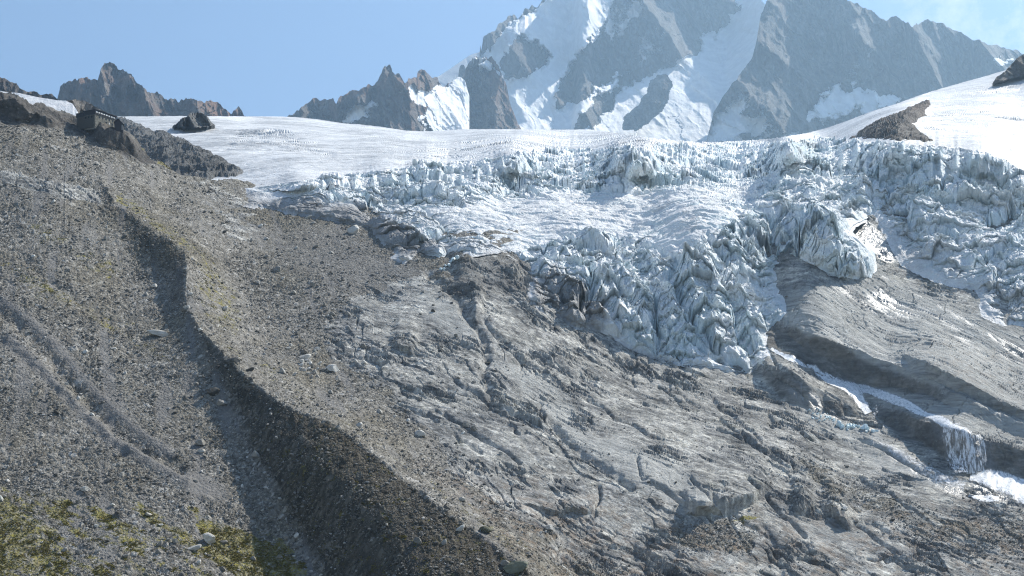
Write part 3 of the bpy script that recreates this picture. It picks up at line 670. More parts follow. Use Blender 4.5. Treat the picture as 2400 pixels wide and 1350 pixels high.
def build_glacier():
    nc, nr = 1560, 760
    cx = np.linspace(200, 2630, nc).astype(f32)
    top = lerp_pts(ICE_TOP, cx).astype(f32)
    bot = lerp_pts([(200, 330), (360, 420), (480, 455), (560, 505), (900, 640), (1000, 650), (1220, 720), (1240, 770), (1380, 815), (1560, 880), (1770, 905), (1830, 880), (1860, 760),
                    (1900, 680), (2070, 690), (2100, 690), (2280, 740), (2300, 790), (2630, 830)], cx).astype(f32)
    bot = smooth1(np.minimum(bot+14, 910), 95).astype(f32)+6
    t = np.linspace(0, 1, nr).astype(f32)[:, None]**0.92
    px = np.repeat(cx[None], nr, 0); py = bot[None]+(top-bot)[None]*t
    sd = poly_sd(px, py, OUT)+2.5*perlin(px/9, py/9, 0, 60)
    L = tps_eval(IFIT, px, py)
    near = np.exp(-np.clip(sd, 0, None)/70)*(py > 440)
    Lg = ground_depth(px, py)
    # close to its edge the ice lies on the ground
    L = L*(1-near)+Lg*near
    thick = -0.011*sstep(0, 26, sd)*(1-0.6*sstep(2000, 2060, px))+0.005*(sd < 0)
    L = L+np.where(py > 430, thick, thick*0.3)
    # the long ice wall under the plateau
    a = lerp_pts(LIP, px); b = lerp_pts(LIPLO, px)
    jag = (10*(perlin(px/26, 0*px, 3, 61))+7*perlin(px/9, 0*px, 5, 62))*sstep(700, 950, px)
    a = a-jag*0.35
    h = np.maximum(b-a, 1)
    saw = np.where(py >= b, 0, np.where(py > a, b-py, h*np.clip(1-(a-py)/60, 0, 1)))
    L = L-0.0009*saw*sstep(620, 760, px)*(1-0.45*sstep(2000, 2150, px))
    # second wall lower on the right icefall and the lobe over the wet slab
    for up, lo, x0, x1, dec, k in [
        ([(1860, 540), (1900, 520), (1960, 535), (2010, 560), (2056, 610)], [(1860, 600), (1900, 622), (1960, 650), (2010, 656), (2056, 640)], 1858, 2058, 80, 0.00055),
        ([(1400, 396), (1650, 366), (1800, 356), (1880, 372)], [(1400, 400), (1650, 410), (1800, 408), (1880, 400)], 1500, 1885, 40, 0.0005),
        ([(2000, 452), (2120, 432), (2250, 446), (2400, 500)], [(2000, 462), (2120, 452), (2250, 466), (2400, 520)], 2000, 2600, 50, 0.0005),
        ([(860, 452), (950, 440), (1080, 430), (1180, 420)], [(860, 462), (950, 464), (1080, 462), (1180, 446)], 860, 1180, 40, 0.0008)]:
        aa = lerp_pts(up, px); bb = np.maximum(lerp_pts(lo, px), aa); w = sstep(x0, x0+20, px)*(1-sstep(x1-20, x1, px)); hh = bb-aa
        L = L-k*w*np.where(py >= bb, 0, np.where(py > aa, bb-py, hh*np.clip(1-(aa-py)/dec, 0, 1)))
    D = np.exp(L)
    X, Y, Z = world(px, py, D)
    wv = 20*fbm(X/40, Y/40, Z/40, 4, 63)
    plateau = sstep(2, 10, a-py)                        # above the lip: firn and smooth ice
    lipband = sstep(-25, 0, py-a+10)*(1-sstep(0, 50, py-b-10))*sstep(640, 800, px)
    front = mask(px, py, [(1180, 600), (1260, 570), (1330, 548), (1500, 570), (1590, 590), (1690, 545), (1760, 500), (1860, 470), (1880, 600), (1850, 780), (1800, 900), (1500, 880), (1220, 730)], 22, wv*0.6)
    left = mask(px, py, [(780, 540), (850, 470), (960, 480), (1080, 530), (1200, 560), (1230, 640), (1000, 640), (880, 600)], 22, wv*0.6)
    mid = mask(px, py, [(1720, 560), (1740, 480), (1790, 430), (1850, 400), (2060, 390), (2040, 520), (2060, 660), (1850, 620), (1820, 540)], 25, wv*0.8)
    right = mask(px, py, [(2060, 400), (2250, 420), (2420, 450), (2700, 480), (2700, 780), (2340, 760), (2330, 680), (2230, 650), (2120, 560), (2060, 480)], 25, wv)
    band2 = mask(px, py, [(860, 440), (1200, 415), (1500, 400), (1760, 395), (1800, 425), (1560, 428), (1330, 450), (1060, 480), (860, 475)], 14, wv*0.6)
    amp = np.clip(0.85*front+0.5*left+0.7*mid+0.7*right+0.42*band2+0.5*lipband, 0.05, 1)
    lobe = mask(px, py, [(1850, 560), (1880, 505), (1960, 505), (2030, 560), (2070, 620), (2060, 670), (1960, 665), (1880, 620)], 14, wv*0.4)
    amp = np.maximum(amp, 0.62*lobe)
    amp = amp*(0.55+0.75*sstep(-0.35, 0.4, fbm(X/55, Y/55, 4, 3, 83)))
    amp = np.where(plateau > 0.5, 0.02, amp)
    edge = sstep(-4, 40, sd)
    # seracs: blocks cut by crevasses across the flow, split again and worn
    wx = 9*fbm(X/34, Y/34, Z/30, 3, 64); wy = 8*fbm(X/34, Y/34, 7+Z/30, 3, 65)
    rot = np.where(px > 2060, 0.55, 0.0); U = (X+wx)*np.cos(rot)+(Y+wy)*np.sin(rot); Vv = -(X+wx)*np.sin(rot)+(Y+wy)*np.cos(rot)
    fin = np.clip(front+0.7*mid+0.5*right+0.4*left, 0, 1)
    f1, f2, r1, r2, ox, oy = worley((U+0.45*Vv)/26, Vv/30, 66)
    dz = 13*(r1-0.45)+10*(r2-0.4)*ox+6*(r1-0.6)*oy-14*fin*(asym(ox+0.15*(r2-0.5))-0.2)*(0.4+r1)
    dz -= 7*(1-sstep(0, 0.16, f2-f1))
    # broken blocks on the steep faces: each leans back and juts out over the one below
    fl_ = 0.5+1.0*r2
    Zb = Z+0.35*Y
    e1, e2, t1, t2, ox, oy = worley((X+1.2*wx+0.1*Z)/14+5, (Zb*1.15+1.2*wy)/11, 82)
    dn = fl_*(4.6*(t1-0.5)-4.0*(t2-0.35)*ox-4.6*oy-2.4*(1-sstep(0, 0.10, e2-e1)))
    g1, g2, q1, q2, ox, oy = worley((X+0.4*wx)/5+3, (Zb+0.4*wy)/4.2, 67)
    dn += 1.6*(q1-0.5)-1.6*(q2-0.4)*ox-1.6*oy-0.8*(1-sstep(0, 0.12, g2-g1))*(q2 > 0.35)
    h1, h2, p1, p2, ox, oy = worley(U/2.6+8, Vv/2.6, 68)
    dz += 0.9*(p1-0.5)-0.5*(1-sstep(0, 0.2, h2-h1))
    dz += 2.2*(ridged(X/9, Y/9, Z/14, 4, 69)-0.8)
    dz += 1.1*fbm(X/3.2, Y/3.2, Z/3.2, 4, 80)
    Z = Z+lobe*sstep(0, 14, sd)*(2.6*fbm(X/7, Y/7, Z/7, 4, 84)+3.0*(ridged(X/12, Y/12, Z/12, 3, 85)-0.9))
    cleft = np.maximum(1-sstep(0, 0.12, f2-f1), 0.8*(1-sstep(0, 0.12, e2-e1)))
    Z = Z+dz*amp*edge*(0.5+0.5*sstep(0, 60, sd))
    dY0 = (dn+1.2*(p1-0.5)-2.0*(1-sstep(0, 0.12, f2-f1))+1.2*fbm(X/4, Y/4, Z/4, 4, 81))*amp*edge*(plateau < 0.5)
    X = X*(1-dY0/Y); Y = Y-dY0; Z = Z+0.35*dn*amp*edge*(plateau < 0.5)
    # vertical flutes in the wall: depth in and out along the valley axis
    flt = 7*(ridged(px/38, py/190, 0, 3, 70)-0.8)+2.5*fbm(X/4, Z/9, 0, 3, 71)
    wallm = sstep(-6, 2, py-a)*(1-sstep(-4, 8, py-b))*sstep(640, 820, px)
    Yo = flt*np.clip(wallm+0.25*front*edge+0.2*mid*edge, 0, 1)
    ribs = 4.5*(ridged(X/13+Z/50, Z/26, 0, 4, 72)-0.8)*front*edge
    Yo = Yo+ribs
    X = X*(1-Yo/np.maximum(Y, 1)); Z = Z*(1-0*Yo); Y = Y-Yo
    # long thin crevasses on the bench and the plateau
    k1 = np.abs(perlin((X+4*wx)/75, (Y+1.2*wy)/13, 0, 73)); k2 = np.abs(perlin((X+3*wx)/50+9, (Y+wy)/8-0.1*X/8, 4, 74))
    wd = np.where(plateau > 0.5, 0.20, 0.12)
    crev = np.maximum(1-sstep(0.02, wd, k1), 0.8*(1-sstep(0.02, wd, k2)))
    cm = (1-np.clip(amp*1.6, 0, 1))*edge
    field = sstep(-0.2, 0.4, perlin(X/160, Y/160, 0, 75))
    plate_field = np.maximum(mask(px, py, [(520, 350), (560, 310), (660, 310), (740, 335), (790, 368), (760, 372), (640, 345), (560, 352)], 10, wv*0.3),
                             0.55*mask(px, py, [(860, 400), (1100, 330), (1450, 312), (1960, 325), (1900, 334), (1300, 352), (1000, 385)], 20, wv))
    plate_field = np.maximum(plate_field, 0.6*mask(px, py, [(2160, 260), (2400, 190), (2640, 150), (2640, 230), (2300, 290), (2180, 310)], 16, wv)*sstep(0, 0.3, perlin(X/90, Y/30, 3, 79)))
    Z = Z-crev*np.where(plateau > 0.5, 5.0*np.maximum(plate_field, 0.07)*(0.45+1.0*sstep(-0.2, 0.5, fbm(X/70, Y/40, 5, 3, 86)))*(0.4+0.6*field), 2.6*cm*(0.5+0.5*field))
    rough = 1.0*fbm(X/11, Y/7, Z/11, 4, 76)
    Z = Z+rough*np.where(plateau > 0.5, 0.5, 1.3)*edge
    Z = Z+np.where(plateau > 0.5, 5*fbm(X/170, Y/90, 0, 3, 77), 0)*sstep(8, 60, a-py)*sstep(4, 40, py-top[None])
    # ---- dirt and snow
    dirt = 0.85*mask(px, py, [(500, 436), (700, 440), (860, 462), (930, 520), (1050, 575), (1000, 640), (850, 570), (700, 530), (540, 500)], 40, wv*1.5)
    dirt = np.maximum(dirt, 0.42*mask(px, py, [(640, 432), (900, 425), (1060, 500), (1200, 560), (1220, 640), (1000, 600), (760, 500)], 40, wv*1.5))
    dirt = np.maximum(dirt, 0.62*np.exp(-np.clip(sd, 0, None)/26)*(px < 1450))
    dirt = np.maximum(dirt, 0.62*np.exp(-np.clip(sd, 0, None)/24)*((px >= 1450) & (px < 1780)))
    dirt = np.maximum(dirt, 0.85*mask(px, py, [(1225, 640), (1300, 620), (1420, 690), (1420, 800), (1300, 760)], 26, wv))
    dirt = np.maximum(dirt, 0.50*mask(px, py, [(2040, 500), (2100, 510), (2300, 640), (2420, 680), (2700, 700), (2700, 800), (2300, 760), (2280, 690), (2110, 640)], 26, wv*1.2))
    dirt = np.maximum(dirt, 0.37*mask(px, py, [(1040, 470), (1400, 440), (1720, 440), (1740, 500), (1600, 560), (1300, 545), (1080, 540)], 40, wv))
    dirt = np.maximum(dirt, 0.30*mask(px, py, [(2060, 440), (2300, 520), (2400, 640), (2240, 620), (2100, 520)], 40, wv))
    dirt = np.maximum(dirt, 0.20*(1-np.clip(amp*1.5, 0, 1)))
    dirt = np.clip(dirt+0.12*cleft*np.clip(amp*2, 0, 1)+0.03, 0, 1)
    dirt = np.where(plateau > 0.5, 0.2*plate_field, dirt)
    snow = plateau*(0.75+0.25*mask(px, py, [(300, 270), (1450, 300), (1650, 330), (1900, 310), (2000, 290), (1900, 345), (900, 345), (500, 400)], 30, wv))
    keep = (sd[:-1, :-1] > -7) | (sd[1:, 1:] > -7)
    A = dict(dirt=dirt, snow=snow)
    for dy, dn in [(30, 4), (200, 60), (500, 200)]:
        X = np.vstack([X, X[nr-1:nr]*(1+dy/Y[nr-1:nr])]); Y = np.vstack([Y, Y[nr-1:nr]+dy]); Z = np.vstack([Z, Z[nr-1:nr]-dn])
        A = {k: np.vstack([v, v[-1:]]) for k, v in A.items()}
        keep = np.vstack([keep, np.ones((1, nc-1), bool)])
    sheet('glacier', X, Y, Z, mat_ice(), keep=keep, attrs=A, smooth=False)

build_glacier()
print('glacier', round(time.time()-T0, 1))
def ice_depth(px, py):
    return np.exp(tps_eval(IFIT, px, py))
# ================================================================== MOUNTAINS
def ridge(name, sky, base, D0, mat, cot=0.5, snow=(), snow_cot=1.0, amp=55, sc=150, jag=5, step=2.2, seed=0, snow_bias=0.0, extra=None, rib=0.35, smooth_snow=0.72, tilt=0.0, fine=1.0, bulge=0.0, far=4.0):
    amp = amp*far*1.25; sc = sc*far
    x0, x1 = sky[0][0], sky[-1][0]
    nc = int((x1-x0)/step)+2
    cx = np.linspace(x0, x1, nc).astype(f32)
    top = lerp_pts(sky, cx); bot = lerp_pts(base, cx)
    ends = sstep(0, 25, cx-x0)*sstep(0, 25, x1-cx)
    top = top-ends*jag*(1.1*ridged(cx/41, 0*cx, seed, 3, seed+1)-0.9+0.9*perlin(cx/9, 0*cx, seed, seed+2))
    top = np.minimum(top, bot-1)
    nr = int(max(bot-top)/step)+3
    t = np.linspace(0, 1, nr).astype(f32)[:, None]
    px = np.repeat(cx[None], nr, 0).astype(f32); py = (bot[None]+(top-bot)[None]*t).astype(f32)
    wob = 22*fbm(px/30, py/30, seed, 6, seed+3, gain=0.6)
    sm = np.zeros_like(px)
    for pts, w, v in snow:
        sm = np.maximum(sm, v*mask(px, py, pts, w, wob*min(1, w/7)))
    cm = cot+(snow_cot-cot)*np.clip(sm, 0, 1)
    if extra is not None: cm = extra(px, py, cm)
    # height gained per row costs depth according to the slope
    dpy = np.vstack([np.zeros((1, nc)), -(np.diff(py, axis=0))])
    D0v = (D0(cx) if callable(D0) else np.full(nc, D0))*0.905*far
    uu = (cx-x0)/(x1-x0)*2-1
    D0v = D0v*(1+bulge*np.abs(uu)**2.2)
    D = D0v[None]*np.exp(np.cumsum(cm*dpy/F, axis=0))
    # a little sideways smoothing keeps the faces from shearing
    K = 9; ker = np.hanning(K+2)[1:-1]; ker /= ker.sum()
    Dp = np.pad(D, ((0, 0), (K//2, K//2)), mode='edge')
    D = sum(ker[i]*Dp[:, i:i+nc] for i in range(K))
    X, Y, Z = world(px, py, D)
    r = ridged((X+0.4*Z)/sc, Z/(sc/rib), Y*0/sc+seed, 5, seed+4, gain=0.52)
    n2 = fbm(X/(sc*0.35), Z/(sc*0.5), seed, 5, seed+5, gain=0.6)
    f1, f2, r1, r2, ox, oy = worley((X+0.3*Z)/(sc*0.22)+0.5*n2, Z/(sc*0.4), seed+6)
    rel = amp*(r-1.0)+amp*0.30*fine*n2+amp*0.20*fine*(r1-0.5)
    k = 1-smooth_snow*np.clip(sm, 0, 1)
    fade = sstep(0, 0.06, t)*0.7+0.3
    dY = -rel*k*fade+tilt*X
    sc_ = 1+dY/Y
    X, Y, Z = X*sc_, Y*sc_, Z*sc_        # relief lies along the sight line of the survey, outline kept
    jn = amp*0.05*perlin(X/(sc*0.07), Z/(sc*0.07), seed, seed+8)*k
    Z = Z+jn
    A = dict(snow=np.clip(sm+snow_bias, 0, 1))
    for dy, dn in [(12*far, 6*far), (60*far, 50*far), (260*far, 260*far), (500*far, 700*far)]:
        X = np.vstack([X, X[nr-1:nr]*(1+dy/Y[nr-1:nr])]); Y = np.vstack([Y, Y[nr-1:nr]+dy]); Z = np.vstack([Z, Z[nr-1:nr]-dn])
        A = {q: np.vstack([v, v[-1:]]) for q, v in A.items()}
    return sheet(name, X, Y, Z, mat, attrs=A, smooth=False)

m_grey = mat_mountain('granite_grey', (0.09, 0.09, 0.092), (0.18, 0.178, 0.172), (0.32, 0.31, 0.295), warmth=0.15, s=0.65)
m_warm = mat_mountain('granite_warm', (0.075, 0.062, 0.056), (0.17, 0.145, 0.13), (0.34, 0.295, 0.255), (0.32, 0.19, 0.13), 0.85, s=0.5)
m_near = mat_mountain('polished_grey_rock', (0.10, 0.10, 0.10), (0.20, 0.20, 0.195), (0.33, 0.325, 0.315), warmth=0.0)
m_rubble = mat_mountain('brown_rubble_rock', (0.12, 0.11, 0.10), (0.23, 0.21, 0.19), (0.40, 0.37, 0.335), (0.24, 0.17, 0.12), 0.4)

S_LEFT = [(120, 246), (135, 232), (139, 216), (142, 202), (154, 192), (169, 187), (177, 184), (185, 178), (196, 183), (204, 184), (213, 189), (218, 183), (228, 184), (234, 171), (236, 159),
          (246, 153), (258, 147), (268, 155), (271, 161), (285, 168), (305, 174), (314, 186), (320, 198), (338, 205), (347, 216), (359, 221), (376, 221), (385, 230), (406, 235), (413, 239),
          (424, 233), (442, 235), (471, 238), (489, 238), (510, 242), (522, 254), (530, 260), (542, 264), (548, 257), (555, 253), (559, 249), (563, 255), (569, 264), (574, 273), (580, 278)]
ridge('rocky_peak', S_LEFT, [(100, 300), (600, 300)], 2450, m_warm, cot=0.5, amp=55, sc=95, jag=7, step=1.6, seed=100, far=2.2, bulge=0.03, snow=[([(270, 205), (290, 230), (280, 262), (268, 240)], 6, 0.35)])
S_FAR = [(-220, 160), (-60, 176), (0, 183), (12, 183), (28, 192), (38, 198), (47, 208), (62, 214), (77, 214), (98, 220), (116, 221), (130, 230), (150, 243)]
ridge('distant_ridge', S_FAR, [(-300, 290), (200, 290)], 1750, m_warm, cot=0.9, amp=22, sc=60, jag=3, step=1.6, seed=120, far=1.6)
ridge('snow_field', [(-120, 208), (0, 213), (15, 216), (44, 218), (89, 228), (133, 235), (154, 236), (170, 243), (179, 256), (186, 270)], [(-200, 310), (250, 310)], 1180, m_grey, cot=2.0,
      snow=[([(-300, 100), (300, 100), (300, 400), (-300, 400)], 4, 1.0)], snow_cot=2.0, amp=6, sc=90, jag=0.4, step=2, seed=130, far=1.0)
ridge('rock_knoll', [(140, 245), (148, 239), (160, 236), (178, 233), (201, 238), (212, 243), (222, 248), (245, 262), (262, 275)], [(100, 312), (300, 312)], 1250, m_rubble, cot=1.1, amp=12, sc=36, jag=2.5, step=1.6, seed=140, far=1.0)
ridge('dark_rock_knob', [(404, 296), (414, 290), (422, 281), (430, 276), (441, 270), (452, 265), (462, 262), (472, 264), (480, 269), (487, 277), (494, 286), (504, 293)],
      [(400, 296), (445, 300), (474, 298), (500, 294)], 1640, m_near, cot=1.0, amp=22, sc=22, jag=4, step=1.4, seed=160, far=1.0, bulge=0.03)

S_NEEDLE = [(672, 276), (678, 269), (690, 265), (700, 259), (712, 248), (724, 240), (733, 229), (745, 234), (758, 236), (777, 232), (788, 240), (797, 226), (808, 222), (822, 215), (836, 211), (846, 205), (862, 202), (874, 199),
            (879, 193), (886, 184), (893, 171), (900, 160), (903, 152), (905, 157), (911, 148), (915, 150), (919, 163), (925, 174), (931, 171), (937, 178), (944, 189), (947, 196), (960, 187), (977, 184), (979, 170), (988, 165),
            (999, 168), (1010, 176), (1023, 186), (1036, 201), (1050, 195), (1066, 186), (1080, 179), (1090, 190), (1100, 225)]
ridge('needle_ridge', S_NEEDLE, [(650, 300), (700, 300), (850, 318), (1110, 330)], lambda x: np.interp(x, [670, 850, 940, 1040, 1100], [2500, 2420, 2400, 2520, 2560]), m_warm, cot=0.55, amp=60, sc=110, jag=5, step=1.6, seed=200, far=3.0, bulge=0,
      snow=[([(800, 286), (820, 262), (850, 250), (862, 262), (852, 292)], 7, 0.95), ([(830, 255), (870, 230), (880, 245), (850, 262)], 7, 0.6),
            ([(940, 210), (960, 206), (1000, 212), (1030, 196), (1120, 160), (1120, 330), (998, 330), (1000, 290), (985, 250)], 7, 1.0)], snow_cot=1.15)
S_SNOWR = [(985, 222), (1010, 212), (1023, 205), (1060, 186), (1085, 172), (1100, 165), (1130, 152)]
S_TOWER = [(1062, 306), (1074, 286), (1080, 250), (1084, 214), (1087, 180), (1091, 160), (1098, 148), (1108, 137), (1116, 131), (1124, 134), (1134, 131), (1142, 137), (1152, 133), (1160, 142), (1168, 152), (1176, 172), (1184, 192), (1190, 214), (1195, 240), (1204, 262), (1214, 290), (1224, 306)]
ridge('rock_tower', S_TOWER, [(1060, 314), (1230, 312)], 2380, m_warm, cot=0.42, amp=55, sc=70, jag=3.5, step=1.5, seed=220, far=3.7, bulge=0.02, rib=0.6,
      snow=[([(1118, 150), (1140, 138), (1152, 150), (1150, 165), (1130, 160)], 5, 0.9), ([(1108, 137), (1122, 132), (1130, 136), (1118, 142)], 3, 0.9), ([(1158, 160), (1182, 180), (1180, 186)], 4, 0.8)])
ridge('snow_shoulder', [(960, 300), (985, 226), (1023, 182), (1060, 158), (1100, 130), (1123, 122), (1150, 120), (1180, 130)], [(940, 330), (1200, 330)], 2700, m_grey, cot=1.0,
      snow=[([(900, 100), (1250, 100), (1250, 400), (900, 400)], 4, 1.0)], snow_cot=1.0, amp=14, sc=160, jag=0.5, seed=230, step=2)
ridge('rock_pinnacle', [(1074, 178), (1077, 156), (1082, 151), (1088, 153), (1092, 163), (1096, 174)], [(1070, 182), (1100, 180)], 2660, m_grey, cot=0.3, amp=8, sc=25, jag=1.5, seed=235, bulge=0.01, step=1.2)

# ---- the big massif
S_BIG = [(1096, 210), (1112, 165), (1123, 132), (1127, 125), (1127, 97), (1133, 88), (1140, 82), (1160, 72), (1173, 53), (1183, 50), (1195, 38), (1203, 32), (1213, 43), (1222, 36), (1230, 25), (1238, 22), (1247, 12), (1258, 15), (1266, 8), (1273, 3), (1287, -5),
         (1330, -40), (1400, -95), (1480, -140), (1560, -165), (1650, -120), (1700, -50), (1730, -24), (1775, -16), (1800, 20), (1812, 90), (1822, 160), (1830, 230), (1850, 300), (1870, 340)]
SN_A = [(1100, 140), (1127, 127), (1150, 112), (1170, 80), (1190, 60), (1215, 44), (1240, 28), (1262, 16), (1290, -5), (1330, -45), (1400, -100), (1450, -60), (1450, 0), (1427, 6), (1417, 57), (1377, 100), (1350, 130), (1327, 167), (1310, 207),
        (1300, 257), (1345, 245), (1420, 200), (1450, 173), (1470, 165), (1450, 205), (1404, 225), (1360, 262), (1340, 312), (1090, 320), (1090, 240)]
SN_HOLE = [(1217, 87), (1243, 93), (1267, 110), (1283, 123), (1287, 140), (1250, 167), (1223, 187), (1203, 187), (1183, 187), (1167, 147), (1183, 127), (1200, 103)]
SN_B = [(1735, -60), (1727, 20), (1707, 51), (1684, 83), (1636, 83), (1644, 111), (1636, 131), (1608, 135), (1585, 146), (1569, 158), (1529, 178), (1470, 200), (1440, 232), (1427, 263), (1403, 277), (1380, 304), (1400, 345), (1700, 345), (1850, 100), (1830, -70), (1780, -90)]
def big_slope(px, py, cm):
    # snow terraces: steep shaded ice below, gentler lit ramps above
    lit = mask(px, py, [(1190, 62), (1240, 28), (1275, 30), (1282, 55), (1270, 66), (1230, 62), (1195, 75)], 10)
    lit = np.maximum(lit, mask(px, py, [(1500, 190), (1585, 146), (1640, 90), (1690, 84), (1730, 80), (1760, 110), (1720, 190), (1650, 240), (1560, 260)], 20)*0.7)
    lit = np.maximum(lit, 0.95*mask(px, py, SN_B, 8)*sstep(60, 100, py))
    lit = np.maximum(lit, mask(px, py, [(1133, 320), (1180, 283), (1230, 300), (1290, 280), (1357, 240), (1345, 320)], 8))
    ice = mask(px, py, [(1150, 105), (1190, 70), (1290, 70), (1330, 20), (1420, 20), (1380, 100), (1320, 160), (1300, 255), (1200, 290), (1180, 200), (1140, 130)], 14)
    return cm+1.3*lit-0.32*ice
m_big = mat_mountain('granite_high', (0.07, 0.07, 0.072), (0.15, 0.148, 0.143), (0.30, 0.29, 0.275), warmth=0.15, s=0.5)
def big_snow():
    return [(SN_A, 5, 1.0), (SN_B, 5, 1.0), ([(1400, 60), (1460, 0), (1520, 10), (1480, 60), (1430, 110)], 14, 0.42), ([(1480, 100), (1540, 70), (1560, 120), (1500, 150)], 14, 0.36)]
class Holed(list): pass
def big_mass():
    # carve the dark rock islands out of the snow by hand: a ridge with its own masks
    global mask
    base_mask = mask
    t2 = [(1468, 293), (1474, 273), (1501, 253), (1521, 222), (1533, 194), (1557, 182), (1565, 194), (1557, 226), (1545, 253), (1517, 277), (1486, 297)]
    def holed(px, py, pts, w=12, n=0):
        m = base_mask(px, py, pts, w, n)
        if pts is SN_A: m = m*(1-base_mask(px, py, SN_HOLE, 7, n))
        return m
    mask = holed
    ridge('mountain', S_BIG, [(1080, 322), (1300, 322), (1450, 340), (1660, 350), (1940, 352)], lambda x: np.interp(x, [1080, 1300, 1500, 1940], [2560, 2560, 2500, 2500]), m_big, cot=0.8,
          snow=big_snow(), snow_cot=1.05, amp=85, sc=190, jag=4, step=1.9, seed=300, extra=big_slope, smooth_snow=0.74, snow_bias=0.13)
    mask = base_mask
ISLAND = [(1466, 295), (1474, 273), (1501, 253), (1521, 222), (1533, 194), (1546, 185), (1557, 182), (1565, 194), (1562, 212), (1557, 228), (1545, 253), (1517, 278), (1486, 298)]
big_mass()
S_RIGHT = [(1648, 336), (1656, 330), (1672, 269), (1687, 240), (1706, 212), (1727, 186), (1745, 160), (1763, 139), (1774, 95), (1782, 40), (1796, 8), (1812, -22), (1850, -52), (1900, -62), (1950, -35), (1988, 0), (2004, 6), (2020, 16), (2044, 28), (2060, 40), (2075, 51),
           (2087, 43), (2099, 42), (2119, 51), (2139, 61), (2151, 53), (2167, 48), (2190, 51), (2214, 61), (2242, 75), (2281, 91), (2321, 105), (2368, 115), (2396, 127), (2480, 150), (2640, 190)]
def tr(p): return [(1450+x/2.526, y/2.526) for x, y in p]
P1 = tr([(1110, 690), (1180, 600), (1230, 530), (1290, 510), (1340, 560), (1390, 510), (1470, 530), (1560, 560), (1670, 580), (1640, 640), (1560, 630), (1480, 680), (1400, 640), (1300, 700), (1220, 720)])
P2 = tr([(540, 720), (660, 610), (750, 550), (740, 640), (740, 690), (870, 690), (890, 740), (860, 800), (600, 850), (510, 850)])
P3 = tr([(1330, 420), (1390, 360), (1520, 260), (1500, 330), (1420, 470)])
P4 = tr([(2230, 350), (2330, 355), (2300, 390), (2240, 385)])
ridge('shaded_mountain', S_RIGHT, [(1600, 352), (1800, 345), (1900, 330), (2050, 275), (2250, 205), (2340, 185), (2640, 215)], lambda x: np.interp(x, [1640, 1800, 2100, 2640], [2350, 2330, 2420, 2600]), m_big, cot=0.55,
      snow=[(P1, 9, 0.85), (P2, 8, 0.9), (P3, 14, 0.36), (P4, 4, 1.0), (tr([(820, 820), (950, 750), (970, 770), (880, 830)]), 5, 0.7), (tr([(980, 800), (1090, 780), (1100, 800), (990, 815)]), 4, 0.8)],
      snow_cot=0.95, amp=70, sc=170, jag=4, step=1.9, seed=400, rib=0.45, snow_bias=0.11)
def patch(name, pts, mat, rise, amp, sc, seed, w=26, depth=None, step=1.5, noise_w=4):
    """a rock mass standing out of the ice or ground: its outline on the survey, its height growing inwards"""
    xs = [q[0] for q in pts]; ys = [q[1] for q in pts]
    cx = np.arange(min(xs)-14, max(xs)+14, step).astype(f32); cy = np.arange(max(ys)+14, min(ys)-14, -step).astype(f32)
    px, py = np.meshgrid(cx, cy)
    sd = poly_sd(px, py, pts)+noise_w*fbm(px/14, py/14, seed, 3, seed)
    D = (depth or ice_depth)(px, py)
    X, Y, Z = world(px, py, D)
    h = rise*np.sqrt(np.clip(sd/w, 0, 1))-3*sstep(0, 8, -sd)-1.0
    h = h+amp*(fbm(X/sc, Y/sc, Z/sc, 5, seed+1, gain=0.6)+0.8*(ridged(X/sc*0.8, Y/sc*0.8, Z/sc, 4, seed+2)-0.9))*sstep(-2, 12, sd)
    f1, f2, r1, r2, ox, oy = worley(X/3.5, Y/3.5, seed+3)
    h = h+1.3*(r1-0.4)*sstep(0, 0.25, f2-f1)*sstep(0, 6, sd)
    # rise upwards and a little towards the valley
    Z = Z+h*0.8; Y2 = Y-h*0.5; X = X*Y2/Y; Y = Y2
    keep = sd[:-1, :-1] > -9
    return sheet(name, X, Y, Z, mat, keep=keep, attrs=dict(snow=np.zeros_like(X)), smooth=False)
patch('rubble_outcrop', tr([(1340, 855), (1420, 780), (1520, 720), (1680, 660), (1760, 620), (1840, 590), (1855, 630), (1790, 690), (1745, 740), (1790, 790), (1850, 830), (1910, 872), (1700, 868), (1500, 864)]), m_rubble, 7.5, 2.2, 14, 500, w=22)
patch('grey_rock_rib', [(262, 292), (272, 276), (287, 276), (314, 287), (341, 298), (364, 310), (382, 307), (403, 316), (438, 334), (474, 349), (510, 370), (548, 387), (574, 398), (548, 411), (505, 414), (470, 424), (420, 424), (370, 400), (330, 360), (300, 330)],
      m_near, 9, 4.0, 26, 150, w=40, depth=lambda x, y: ice_depth(x, y)*0.995)
patch('rock_island', ISLAND, m_grey, 14, 22, 90, 320, w=14, depth=lambda x, y: 9180*np.exp(0.6*(300-y)/3297.0), step=1.3, noise_w=5)
ridge('edge_rock', [(2326, 196), (2334, 182), (2356, 166), (2372, 150), (2388, 134), (2402, 128), (2440, 118), (2520, 100), (2600, 110)], [(2320, 200), (2345, 192), (2400, 176), (2600, 160)], 1830, m_rubble, cot=1.0, amp=14, sc=40, jag=2.5, step=1.5, seed=510, far=1.0)
print('mountains', round(time.time()-T0, 1))
# ================================================================== HUT AND SHED
rng = random.Random(7)
nprng = np.random.default_rng(11)

